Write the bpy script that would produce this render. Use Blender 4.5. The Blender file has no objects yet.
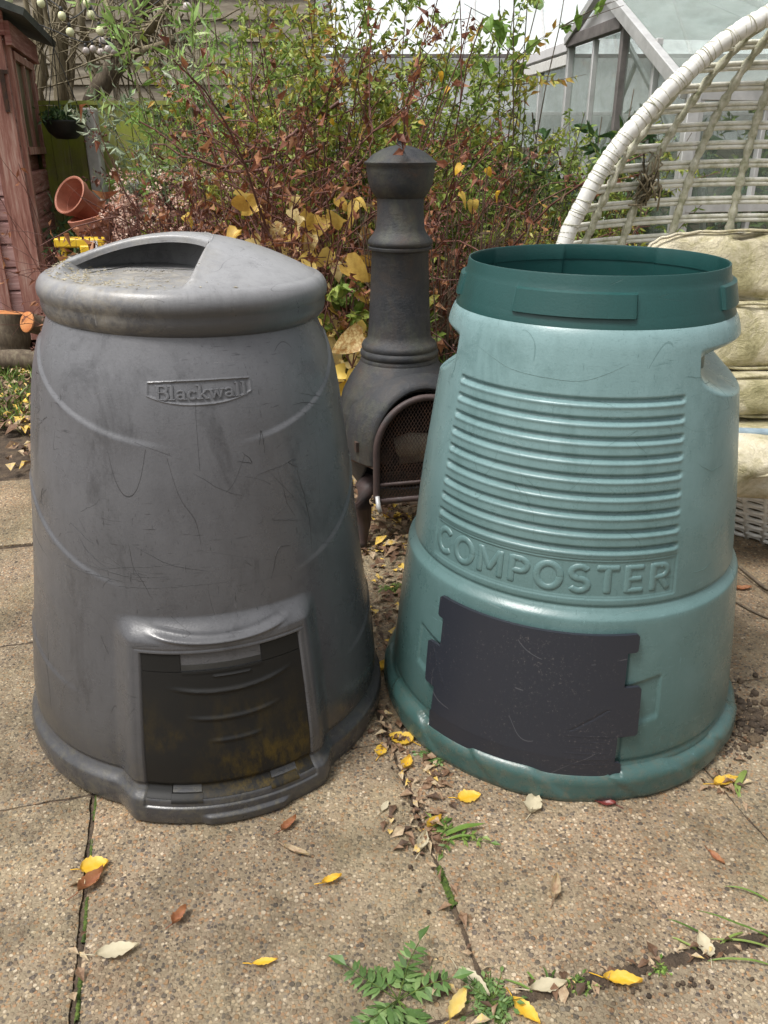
import bpy, math, random
import numpy as np
from mathutils import Vector, Matrix
rng = np.random.default_rng(7); random.seed(7)
PI = math.pi
scene = bpy.context.scene
COL = scene.collection

# ------------------------------------------------------------------ camera numbers
F, TH, CH = 810.0, math.radians(24.25), 1.10
CC, SS = math.cos(TH), math.sin(TH)
def ray(px, py):
    a = (px-384)/F; b = (512-py)/F
    return np.array([a, CC+b*SS, -SS+b*CC])
def gnd(px, py, z=0.0):
    r = ray(px, py); k = (z-CH)/r[2]
    return r*k+np.array([0, 0, CH])
def aty(px, py, y):
    r = ray(px, py)
    return r*(y/r[1])+np.array([0, 0, CH])
def onplane(px, py, p0, n):
    r = ray(px, py); o = np.array([0, 0, CH])
    k = np.dot(np.array(p0)-o, n)/np.dot(r, n)
    return o+r*k
A0 = math.radians(14.5)
U = np.array([math.cos(A0), math.sin(A0), 0.]); V = np.array([-math.sin(A0), math.cos(A0), 0.]); Z = np.array([0, 0, 1.])

# ------------------------------------------------------------------ materials
def nodes(name):
    m = bpy.data.materials.new(name); m.use_nodes = True
    nt = m.node_tree; nt.nodes.clear()
    out = nt.nodes.new('ShaderNodeOutputMaterial')
    b = nt.nodes.new('ShaderNodeBsdfPrincipled')
    nt.links.new(b.outputs[0], out.inputs[0])
    return m, nt, b, out
def N(nt, t, **kw):
    n = nt.nodes.new(t)
    for k, v in kw.items():
        if k.startswith('i_'): n.inputs[k[2:].replace('_', ' ')].default_value = v
        else: setattr(n, k, v)
    return n
def coord(nt, scale=(1, 1, 1), out='Object'):
    tc = N(nt, 'ShaderNodeTexCoord'); mp = N(nt, 'ShaderNodeMapping')
    mp.inputs['Scale'].default_value = scale
    nt.links.new(tc.outputs[out], mp.inputs[0]); return mp.outputs[0]
def noise(nt, vec, scale, detail=4, rough=.6, dist=0):
    n = N(nt, 'ShaderNodeTexNoise'); n.inputs['Scale'].default_value = scale
    n.inputs['Detail'].default_value = detail; n.inputs['Roughness'].default_value = rough
    n.inputs['Distortion'].default_value = dist
    nt.links.new(vec, n.inputs['Vector']); return n.outputs['Fac']
def ramp(nt, fac, stops, interp='LINEAR'):
    r = N(nt, 'ShaderNodeValToRGB'); r.color_ramp.interpolation = interp
    e = r.color_ramp.elements
    while len(e) > 1: e.remove(e[0])
    e[0].position = stops[0][0]; e[0].color = (*c3(stops[0][1]), 1)
    for p, c in stops[1:]:
        k = e.new(p); k.color = (*c3(c), 1)
    nt.links.new(fac, r.inputs[0]); return r.outputs[0]
def c3(c): return (c, c, c) if isinstance(c, (int, float)) else c
def mix(nt, fac, a, b, mode='MIX'):
    m = N(nt, 'ShaderNodeMix', data_type='RGBA', blend_type=mode)
    for s, v in ((0, fac), (6, a), (7, b)):
        if isinstance(v, (int, float)) and s == 0: m.inputs[0].default_value = v
        elif isinstance(v, (tuple, int, float)): m.inputs[s].default_value = (*c3(v), 1)
        else: nt.links.new(v, m.inputs[s])
    return m.outputs[2]
def math_(nt, op, a, b=0.0):
    m = N(nt, 'ShaderNodeMath', operation=op)
    for i, v in enumerate((a, b)):
        if isinstance(v, (int, float)): m.inputs[i].default_value = v
        else: nt.links.new(v, m.inputs[i])
    return m.outputs[0]
def bump(nt, b, h, strength=.3, dist=.002):
    n = N(nt, 'ShaderNodeBump'); n.inputs['Strength'].default_value = strength; n.inputs['Distance'].default_value = dist
    nt.links.new(h, n.inputs['Height']); nt.links.new(n.outputs[0], b.inputs['Normal'])
def basic(name, c1, c2, scale=8, rough=.6, bs=.25, bd=.002, stretch=(1, 1, 1), metal=0, c3_=None, spec=.5):
    m, nt, b, o = nodes(name); v = coord(nt, stretch)
    f = noise(nt, v, scale, 6, .65)
    st = [(.3, c1), (.7, c2)] if c3_ is None else [(.28, c1), (.5, c2), (.68, c3_)]
    nt.links.new(ramp(nt, f, st), b.inputs['Base Color'])
    b.inputs['Roughness'].default_value = rough; b.inputs['Metallic'].default_value = metal
    b.inputs['Specular IOR Level'].default_value = spec
    bump(nt, b, noise(nt, v, scale*6, 5, .7), bs, bd)
    return m
def hairlines(nt, v, scale, width, dist=1.5, seed=0):
    mp = N(nt, 'ShaderNodeMapping'); mp.inputs['Location'].default_value = (seed*3.1, seed*1.7, seed)
    nt.links.new(v, mp.inputs[0])
    f = noise(nt, mp.outputs[0], scale, 0, .5, dist)
    a = math_(nt, 'ABSOLUTE', math_(nt, 'SUBTRACT', f, .5))
    l = math_(nt, 'LESS_THAN', a, width)
    mk = math_(nt, 'GREATER_THAN', noise(nt, mp.outputs[0], scale*1.7, 2), .56)
    return math_(nt, 'MULTIPLY', l, mk)

def plastic(name, base, bleached_lit, dark, rough=.42, marks=1.0, lo=.2, hi=.85, dirtc=(.11, .10, .07)):
    m, nt, b, o = nodes(name); v = coord(nt)
    big = noise(nt, v, 3.2, 5, .6); fine = noise(nt, coord(nt, (1, 1, .35)), 38, 6, .75)
    sep = N(nt, 'ShaderNodeSeparateXYZ'); nt.links.new(v, sep.inputs[0])
    mr = N(nt, 'ShaderNodeMapRange'); mr.inputs[1].default_value = lo; mr.inputs[2].default_value = hi
    nt.links.new(sep.outputs[2], mr.inputs[0])
    hgt = math_(nt, 'ADD', mr.outputs[0], math_(nt, 'MULTIPLY', math_(nt, 'SUBTRACT', big, .5), .7))
    col = mix(nt, hgt, base, bleached_lit)                      # weathering plus painted-in shade, darker towards the bottom; the upper plastic has bleached
    col = mix(nt, math_(nt, 'MULTIPLY', ramp(nt, fine, [(.42, 0.), (.75, 1.)]), .22), col, dark)
    smear = noise(nt, coord(nt, (1, 1, .5)), 9, 6, .75, .6)
    col = mix(nt, math_(nt, 'MULTIPLY', ramp(nt, smear, [(.53, 0.), (.68, 1.)]), .42*marks), col, dark)
    s1 = hairlines(nt, coord(nt, (1, 1, 2.2)), 4.0, .0013, .25, 1); s2 = hairlines(nt, coord(nt, (1, 1, .35)), 9, .0016, .15, 5)
    s3 = hairlines(nt, coord(nt, (.6, 1, 3.5)), 7, .0018, .2, 9)
    sc = math_(nt, 'MAXIMUM', math_(nt, 'MAXIMUM', s1, s2), s3)
    # dense short scuffs in patches, both paler and darker than the plastic
    def scuff(scl, sc_, lo_, hi_, seed):
        mp = N(nt, 'ShaderNodeMapping'); mp.inputs['Location'].default_value = (seed, seed*2, seed*.5); mp.inputs['Rotation'].default_value = (seed*.7, .5, seed*.3); mp.inputs['Scale'].default_value = scl; nt.links.new(v, mp.inputs[0])
        return ramp(nt, noise(nt, mp.outputs[0], sc_, 3, .6), [(lo_, 0.), (hi_, 1.)])
    pt = ramp(nt, noise(nt, v, 4.2, 3, .6), [(.46, 0.), (.60, 1.)]); pt2 = ramp(nt, noise(nt, coord(nt, (1.2, 1, .7)), 3.1, 3, .6), [(.48, 0.), (.62, 1.)])
    dk = math_(nt, 'MULTIPLY', math_(nt, 'MAXIMUM', scuff((30, 30, 300), 1.0, .64, .70, 1.), scuff((260, 260, 24), 1.0, .65, .71, 4.)), pt)
    lt = math_(nt, 'MULTIPLY', math_(nt, 'MAXIMUM', scuff((22, 22, 260), 1.0, .64, .71, 7.), scuff((180, 180, 30), 1.0, .65, .72, 9.)), pt2)
    col = mix(nt, math_(nt, 'MULTIPLY', dk, .55*marks), col, dark); col = mix(nt, math_(nt, 'MULTIPLY', lt, .30), col, mix(nt, 1, bleached_lit, (1.35, 1.35, 1.35), 'MULTIPLY'))
    gr = ramp(nt, noise(nt, v, 170, 4, .85), [(.56, 0.), (.66, 1.)]); col = mix(nt, math_(nt, 'MULTIPLY', gr, .22), col, dark)
    col = mix(nt, math_(nt, 'MULTIPLY', sc, .55*marks), col, dark)
    # soil splashed up from the paving
    low = N(nt, 'ShaderNodeMapRange'); low.inputs[1].default_value = .16; low.inputs[2].default_value = 0.0
    nt.links.new(sep.outputs[2], low.inputs[0])
    spl = ramp(nt, noise(nt, v, 60, 6, .8), [(.47, 0.), (.62, 1.)])
    col = mix(nt, math_(nt, 'MULTIPLY', math_(nt, 'MULTIPLY', low.outputs[0], spl), .6), col, dirtc)
    nt.links.new(col, b.inputs['Base Color'])
    r = ramp(nt, noise(nt, v, 14, 6, .7), [(.3, rough-.07), (.7, rough+.14)])
    nt.links.new(r, b.inputs['Roughness'])
    h = math_(nt, 'SUBTRACT', math_(nt, 'MULTIPLY', noise(nt, v, 260, 3, .6), .5), math_(nt, 'MULTIPLY', sc, 1.2))
    bump(nt, b, h, .42, .0014)
    return m
def leafmat(name, stops, rough=.5, trans=.3):
    m, nt, b, o = nodes(name)
    at = N(nt, 'ShaderNodeAttribute', attribute_name='rnd')
    f = noise(nt, coord(nt), 75, 6, .75)
    fac = math_(nt, 'ADD', at.outputs['Fac'], math_(nt, 'MULTIPLY', math_(nt, 'SUBTRACT', f, .5), .9))
    c = ramp(nt, fac, stops)
    nt.links.new(c, b.inputs['Base Color']); b.inputs['Roughness'].default_value = rough
    t = N(nt, 'ShaderNodeBsdfTranslucent'); nt.links.new(c, t.inputs[0])
    ms = N(nt, 'ShaderNodeMixShader'); ms.inputs[0].default_value = trans
    nt.links.new(b.outputs[0], ms.inputs[1]); nt.links.new(t.outputs[0], ms.inputs[2]); nt.links.new(ms.outputs[0], o.inputs[0])
    return m
def woodmat(name, c1, c2, c3v, sx=(1, 1, 12), scale=6, rough=.75, bs=.5, algae=None):
    m, nt, b, o = nodes(name)
    v = coord(nt, sx); f = noise(nt, v, scale, 8, .75); col = ramp(nt, f, [(.32, c1), (.5, c2), (.66, c3v)])
    if algae:
        g = ramp(nt, noise(nt, coord(nt), 2.2, 5, .7), [(.42, 0.), (.6, 1.)]); col = mix(nt, math_(nt, 'MULTIPLY', g, .8), col, algae)
    nt.links.new(col, b.inputs['Base Color']); b.inputs['Roughness'].default_value = rough
    bump(nt, b, f, bs, .004); return m

M = {}
M['grey'] = plastic('grey_plastic', (.050, .050, .053), (.142, .144, .154), (.024, .024, .026), .27, 1.25, .05, .85)
M['grey_lid'] = plastic('grey_lid_plastic', (.075, .076, .08), (.31, .312, .32), (.05, .05, .052), .30, .8, .855, .90)  # shade of the lid's underside put into the colour, below a weathered top
def stain_lid():
    nt = M['grey_lid'].node_tree; b = [n for n in nt.nodes if n.type == 'BSDF_PRINCIPLED'][0]; src = b.inputs['Base Color'].links[0].from_socket; v = coord(nt)
    sep = N(nt, 'ShaderNodeSeparateXYZ'); nt.links.new(v, sep.inputs[0])
    vd = N(nt, 'ShaderNodeVectorMath', operation='DISTANCE'); nt.links.new(v, vd.inputs[0]); vd.inputs[1].default_value = (-.10, -.10, .89)
    near = N(nt, 'ShaderNodeMapRange'); near.inputs[1].default_value = .17; near.inputs[2].default_value = .07; nt.links.new(vd.outputs['Value'], near.inputs[0])
    n1 = ramp(nt, noise(nt, v, 26, 6, .8, .5), [(.42, 0.), (.60, 1.)]); n2 = ramp(nt, noise(nt, v, 70, 5, .8), [(.52, 0.), (.6, 1.)])
    c = mix(nt, math_(nt, 'MULTIPLY', math_(nt, 'MULTIPLY', n1, near.outputs[0]), .6), src, (.50, .46, .38))
    c = mix(nt, math_(nt, 'MULTIPLY', math_(nt, 'MULTIPLY', n2, near.outputs[0]), .5), c, (.20, .16, .09)); nt.links.new(c, b.inputs['Base Color'])
stain_lid()
M['green'] = plastic('green_plastic', (.036, .084, .077), (.200, .315, .322), (.045, .10, .095), .27, .75, .05, .80)
M['rimgreen'] = plastic('rim_green_plastic', (.010, .052, .050), (.013, .068, .064), (.008, .04, .036), .36, .5, .6, .95)
M['skirtgreen'] = M['green']
def panelmat():
    m, nt, b, o = nodes('charcoal_sheet'); v = coord(nt)
    sp = ramp(nt, noise(nt, v, 190, 4, .8), [(.58, 0.), (.68, 1.)]); ar = ramp(nt, noise(nt, v, 6, 5, .7), [(.44, 0.), (.60, 1.)])
    col = mix(nt, math_(nt, 'MULTIPLY', math_(nt, 'MULTIPLY', sp, ar), .6), (.019, .022, .031), (.17, .15, .14))
    s = hairlines(nt, v, 7, .003, .3, 4); col = mix(nt, math_(nt, 'MULTIPLY', s, .5), col, (.12, .12, .13))
    nt.links.new(col, b.inputs['Base Color']); b.inputs['Roughness'].default_value = .46
    bump(nt, b, noise(nt, v, 300, 2), .1, .001); return m
M['panel'] = panelmat()
def doormat():
    m, nt, b, o = nodes('black_door_plastic'); v = coord(nt)
    st = noise(nt, coord(nt, (1, 1, .45)), 34, 7, .8); ar = ramp(nt, noise(nt, v, 5, 4, .6), [(.38, 0.), (.62, 1.)])
    sep = N(nt, 'ShaderNodeSeparateXYZ'); nt.links.new(v, sep.inputs[0]); lw = N(nt, 'ShaderNodeMapRange'); lw.inputs[1].default_value = .26; lw.inputs[2].default_value = .14; nt.links.new(sep.outputs[2], lw.inputs[0])
    al = math_(nt, 'MULTIPLY', math_(nt, 'MULTIPLY', ramp(nt, st, [(.44, 0.), (.62, 1.)]), ar), lw.outputs[0])
    col = mix(nt, math_(nt, 'MULTIPLY', al, .8), (.010, .010, .0095), (.085, .056, .008))
    nt.links.new(col, b.inputs['Base Color']); b.inputs['Roughness'].default_value = .5; b.inputs['Specular IOR Level'].default_value = .3
    bump(nt, b, st, .2, .001); return m
M['door'] = doormat()
def slabmat():
    m, nt, b, o = nodes('exposed_aggregate'); v = coord(nt)
    at = N(nt, 'ShaderNodeAttribute', attribute_name='rnd')
    def peb(scale, seed):
        mp = N(nt, 'ShaderNodeMapping'); mp.inputs['Location'].default_value = (seed, seed*.7, 0); nt.links.new(v, mp.inputs[0])
        w = N(nt, 'ShaderNodeTexVoronoi', feature='F1'); w.inputs['Scale'].default_value = scale; w.inputs['Randomness'].default_value = 1
        nt.links.new(mp.outputs[0], w.inputs['Vector'])
        sp = N(nt, 'ShaderNodeSeparateColor'); nt.links.new(w.outputs['Color'], sp.inputs[0])
        return w.outputs['Distance'], sp.outputs[0], sp.outputs[1]
    pal = [(0, (.30, .25, .19)), (.16, (.42, .36, .28)), (.3, (.22, .17, .125)), (.42, (.36, .24, .14)), (.52, (.50, .42, .31)), (.6, (.11, .095, .085)),
           (.7, (.30, .235, .17)), (.79, (.36, .23, .14)), (.86, (.15, .13, .12)), (.93, (.60, .54, .45)), (.975, (.24, .22, .20))]
    d1, c1, g1 = peb(185, 0); d2, c2, g2 = peb(100, 3.3)
    cem = ramp(nt, noise(nt, v, 260, 5, .8), [(.3, (.20, .165, .12)), (.7, (.40, .345, .265))])
    s1 = ramp(nt, d1, [(.46, 1.), (.56, 0.)]); s2 = math_(nt, 'MULTIPLY', ramp(nt, d2, [(.36, 1.), (.44, 0.)]), ramp(nt, g2, [(.58, 0.), (.60, 1.)]))
    col = mix(nt, s1, cem, ramp(nt, c1, pal, 'CONSTANT'))
    col = mix(nt, s2, col, ramp(nt, c2, pal, 'CONSTANT'))
    # each slab's own cast, and grime patches
    col = mix(nt, .85, col, ramp(nt, at.outputs['Fac'], [(0, (1.0, .91, .74)), (.35, (.84, .76, .64)), (.6, (1.0, .87, .73)), (1, (.80, .73, .62))]), 'MULTIPLY')
    g = ramp(nt, noise(nt, v, 4.5, 7, .75), [(.42, 0.), (.62, 1.)])
    col = mix(nt, math_(nt, 'MULTIPLY', g, .75), col, mix(nt, 1, col, (.50, .50, .45), 'MULTIPLY'))
    lg = ramp(nt, noise(nt, coord(nt, (1.3, .8, 1)), 2.1, 5, .7), [(.45, 0.), (.68, 1.)])
    col = mix(nt, math_(nt, 'MULTIPLY', lg, .42), col, (.40, .34, .20))
    dm = ramp(nt, noise(nt, coord(nt, (.9, 1.2, 1)), 1.7, 6, .7, .5), [(.46, 0.), (.60, 1.)]); col = mix(nt, math_(nt, 'MULTIPLY', dm, .55), col, mix(nt, 1, col, (.42, .41, .38), 'MULTIPLY'))
    wv = ramp(nt, noise(nt, v, 3.3, 4, .6), [(.54, 0.), (.66, 1.)]); col = mix(nt, math_(nt, 'MULTIPLY', wv, .35), col, mix(nt, 1, col, (1.25, 1.12, 1.05), 'MULTIPLY'))
    nt.links.new(col, b.inputs['Base Color'])
    b.inputs['Roughness'].default_value = .72
    h = math_(nt, 'ADD', math_(nt, 'MULTIPLY', s1, .5), math_(nt, 'ADD', s2, math_(nt, 'MULTIPLY', noise(nt, v, 120, 4, .7), .8)))
    bump(nt, b, h, .85, .003); return m
M['slab'] = slabmat()
M['soil'] = basic('soil', (.028, .02, .013), (.085, .06, .04), 22, .95, .8, .01, c3_=(.14, .10, .06))
def mossmat():
    m, nt, b, o = nodes('moss'); v = coord(nt)
    nt.links.new(ramp(nt, noise(nt, v, 90, 5, .8), [(.35, (.02, .035, .006)), (.5, (.06, .10, .012)), (.66, (.13, .18, .03))]), b.inputs['Base Color'])
    b.inputs['Roughness'].default_value = .9; bump(nt, b, noise(nt, v, 400, 3), .8, .004); return m
M['moss'] = mossmat()
def ironmat():
    m, nt, b, o = nodes('cast_iron'); v = coord(nt)
    col = ramp(nt, noise(nt, v, 6, 7, .75, .5), [(.30, (.016, .018, .021)), (.48, (.036, .038, .042)), (.62, (.058, .050, .045)), (.74, (.11, .055, .034))])
    g = ramp(nt, noise(nt, coord(nt, (1, 1, .5)), 11, 5, .7), [(.52, 0.), (.7, 1.)])
    col = mix(nt, math_(nt, 'MULTIPLY', g, .45), col, (.11, .115, .075))
    nt.links.new(col, b.inputs['Base Color']); b.inputs['Roughness'].default_value = .58; b.inputs['Metallic'].default_value = .25
    bump(nt, b, noise(nt, v, 45, 7, .8), .6, .005); return m
M['iron'] = ironmat()
M['rust'] = basic('rusty_iron', (.035, .026, .022), (.075, .045, .033), 30, .8, .6, .002, c3_=(.12, .06, .035), metal=.2)
M['ironleg'] = basic('iron_leg', (.035, .026, .025), (.065, .042, .038), 20, .6, .4, .002, c3_=(.045, .042, .042))
M['white_wrap'] = basic('white_wrap', (.62, .61, .56), (.82, .81, .78), 40, .5, .3, .002)
M['cane'] = basic('aged_white_cane', (.36, .36, .24), (.68, .67, .58), 28, .6, .4, .002, c3_=(.78, .77, .72))
M['mosscane'] = basic('mossy_cane_binding', (.20, .21, .11), (.48, .47, .35), 45, .8, .8, .004, c3_=(.68, .66, .56))
def cushionmat():
    m, nt, b, o = nodes('algae_stained_cushion'); v = coord(nt)
    f = noise(nt, v, 5.5, 8, .75, .6)
    col = ramp(nt, f, [(.30, (.20, .185, .08)), (.41, (.40, .36, .20)), (.51, (.60, .54, .38)), (.66, (.78, .72, .58))])
    nt.links.new(col, b.inputs['Base Color']); b.inputs['Roughness'].default_value = .9
    bump(nt, b, noise(nt, v, 18, 7, .75, .8), .9, .02); return m
M['cushion'] = cushionmat()
M['bluefab'] = basic('blue_grey_fabric', (.16, .22, .26), (.28, .36, .40), 30, .8)
M['shed'] = woodmat('red_brown_shed_boards', (.17, .055, .045), (.33, .13, .11), (.52, .32, .28), (1, 1, 16), 3.2)
M['shedpink'] = woodmat('faded_shed_boards', (.24, .12, .11), (.44, .26, .24), (.58, .40, .37), (1, 1, 14), 3.0)
M['shedpost'] = woodmat('worn_red_post', (.18, .06, .045), (.38, .18, .14), (.54, .38, .32), (14, 14, 1), 3.5)
M['roof'] = basic('roofing_felt', (.035, .04, .038), (.09, .10, .09), 14, .9)
M['fence'] = woodmat('weathered_grey_boards', (.15, .125, .09), (.28, .24, .18), (.40, .355, .27), (1, 1, 10), 2.2)
M['fencegreen'] = woodmat('algae_green_fence', (.13, .145, .04), (.25, .25, .08), (.32, .30, .15), (12, 12, 1), 2.5, algae=(.32, .38, .04))
M['concrete'] = basic('concrete', (.34, .33, .30), (.52, .51, .48), 12, .85, .4)
M['terracotta'] = basic('terracotta', (.22, .075, .045), (.36, .135, .085), 9, .7, .3, c3_=(.42, .20, .14))
M['yellow'] = basic('yellow_plastic', (.55, .34, .01), (.78, .52, .03), 9, .45, .1)
M['black'] = basic('black_plastic', (.012, .012, .012), (.03, .03, .028), 12, .5, .1)
M['whitecard'] = basic('white_label', (.7, .7, .68), (.8, .8, .8), 9, .6, .05)
M['bark'] = woodmat('bark', (.06, .045, .03), (.13, .10, .07), (.21, .18, .12), (6, 6, 1), 8, .9, .9)
M['ivybark'] = woodmat('pale_twig_bark', (.09, .075, .045), (.20, .165, .10), (.33, .28, .19), (6, 6, 1), 8, .9, .9)
M['redtwig'] = basic('red_brown_twig', (.07, .026, .02), (.20, .085, .062), 30, .6, .3)
M['brntwig'] = basic('brown_twig', (.06, .042, .028), (.14, .105, .065), 30, .8, .4)
M['cutwood'] = basic('orange_cut_wood', (.42, .13, .035), (.62, .28, .10), 30, .8, .4)
M['alu'] = basic('weathered_aluminium', (.44, .44, .43), (.62, .62, .61), 15, .5, .2, metal=.3)
M['aludark'] = basic('dark_frame', (.10, .09, .085), (.20, .18, .17), 15, .6, .2)
M['board'] = basic('grey_gable_board', (.62, .61, .61), (.74, .73, .73), 8, .7, .2)
M['wire'] = basic('wire', (.02, .02, .02), (.04, .04, .04), 20, .5)
def glassmat(name, tint, alpha, rough=.06, ns=5):
    m, nt, b, o = nodes(name); v = coord(nt)
    b.inputs['Base Color'].default_value = (*tint, 1); b.inputs['Roughness'].default_value = rough
    b.inputs['Specular IOR Level'].default_value = .8
    tr = N(nt, 'ShaderNodeBsdfTransparent'); tr.inputs[0].default_value = (.93, .96, .95, 1)
    ms = N(nt, 'ShaderNodeMixShader')
    f = ramp(nt, noise(nt, v, ns, 6, .7), [(.3, max(alpha-.14, 0)), (.7, alpha+.14)])
    nt.links.new(f, ms.inputs[0]); nt.links.new(tr.outputs[0], ms.inputs[1]); nt.links.new(b.outputs[0], ms.inputs[2])
    nt.links.new(ms.outputs[0], o.inputs[0]); bump(nt, b, noise(nt, v, 3, 2), .15, .02); return m
M['glass'] = glassmat('dusty_glass', (.34, .38, .34), .26)
M['roofglass'] = glassmat('pale_roof_glass', (.80, .84, .84), .55, .15)
def bulbmat(name, c, rough=.2):
    m, nt, b, o = nodes(name); nt.links.new(ramp(nt, noise(nt, coord(nt), 40, 2), [(.3, tuple(x*.85 for x in c)), (.7, c)]), b.inputs['Base Color'])
    b.inputs['Roughness'].default_value = rough; return m
M['bulb'] = bulbmat('frosted_yellow_bulb', (.80, .80, .50)); M['bulbclear'] = bulbmat('pale_bulb', (.62, .55, .52))
M['stoneash'] = basic('pale_rock', (.22, .19, .14), (.40, .36, .28), 18, .9, .6)
# leaves
M['l_bamboo'] = leafmat('fresh_narrow_leaves', [(0, (.12, .22, .04)), (.4, (.24, .40, .09)), (.75, (.38, .52, .16)), (1, (.42, .48, .22))])
M['l_grey'] = leafmat('pale_grey_green_leaves', [(0, (.16, .22, .12)), (.5, (.28, .35, .22)), (1, (.44, .48, .36))])
M['l_yg'] = leafmat('yellow_green_leaves', [(0, (.12, .16, .02)), (.4, (.30, .36, .05)), (.62, (.46, .44, .09)), (.80, (.50, .27, .06)), (1, (.32, .14, .04))])
M['l_fine'] = leafmat('fine_green_leaves', [(0, (.08, .13, .02)), (.4, (.21, .31, .06)), (.7, (.38, .44, .10)), (.92, (.36, .34, .07)), (1, (.42, .22, .05))])
M['l_dark'] = leafmat('dark_evergreen_leaves', [(0, (.015, .035, .010)), (.6, (.04, .08, .02)), (1, (.09, .14, .035))], .35)
M['l_bay'] = leafmat('glossy_broad_leaves', [(0, (.035, .075, .025)), (.6, (.07, .14, .05)), (1, (.15, .22, .09))], .3, .15)
M['l_vine'] = leafmat('bright_vine_leaves', [(0, (.10, .20, .03)), (.6, (.20, .33, .06)), (1, (.32, .42, .10))])
M['l_brown'] = leafmat('dry_russet_leaves', [(0, (.10, .035, .02)), (.4, (.26, .09, .045)), (.7, (.40, .18, .08)), (.9, (.40, .22, .12)), (1, (.50, .25, .05))], .6)
M['l_head'] = leafmat('dark_seed_heads', [(0, (.055, .022, .018)), (.6, (.13, .055, .04)), (1, (.22, .11, .08))], .8, .1)
M['l_yellow'] = leafmat('butter_yellow_leaves', [(0, (.50, .28, .05)), (.25, (.66, .44, .09)), (.55, (.80, .60, .17)), (.85, (.76, .62, .30)), (1, (.42, .22, .06))], .55, .35)
M['l_gold'] = leafmat('golden_leaves', [(0, (.62, .32, .02)), (.5, (.80, .48, .03)), (1, (.78, .58, .14))], .5, .3)
M['l_pink'] = leafmat('pinkish_flower_heads', [(0, (.40, .20, .14)), (.5, (.66, .44, .35)), (1, (.85, .74, .64))], .8, .2)
M['l_litter'] = leafmat('mixed_dead_leaves', [(0, (.06, .035, .02)), (.3, (.16, .085, .045)), (.55, (.30, .20, .12)), (.75, (.46, .37, .24)), (.88, (.66, .45, .10)), (1, (.75, .50, .08))], .7, .1)
M['l_grass'] = leafmat('grass_blades', [(0, (.06, .12, .02)), (.5, (.14, .24, .04)), (1, (.27, .34, .09))])
M['l_twigdry'] = leafmat('dry_stalks', [(0, (.05, .035, .02)), (.6, (.14, .10, .06)), (1, (.26, .20, .11))], .8, .1)
M['l_weed'] = leafmat('weed_leaves', [(0, (.07, .13, .035)), (.5, (.12, .22, .06)), (1, (.22, .32, .11))])
M['l_tan'] = leafmat('pale_tan_leaf', [(0, (.42, .36, .24)), (1, (.62, .56, .40))], .7, .2)
M['l_red'] = leafmat('dark_red_leaf', [(0, (.12, .02, .02)), (1, (.22, .05, .04))], .4, .1)

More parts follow.
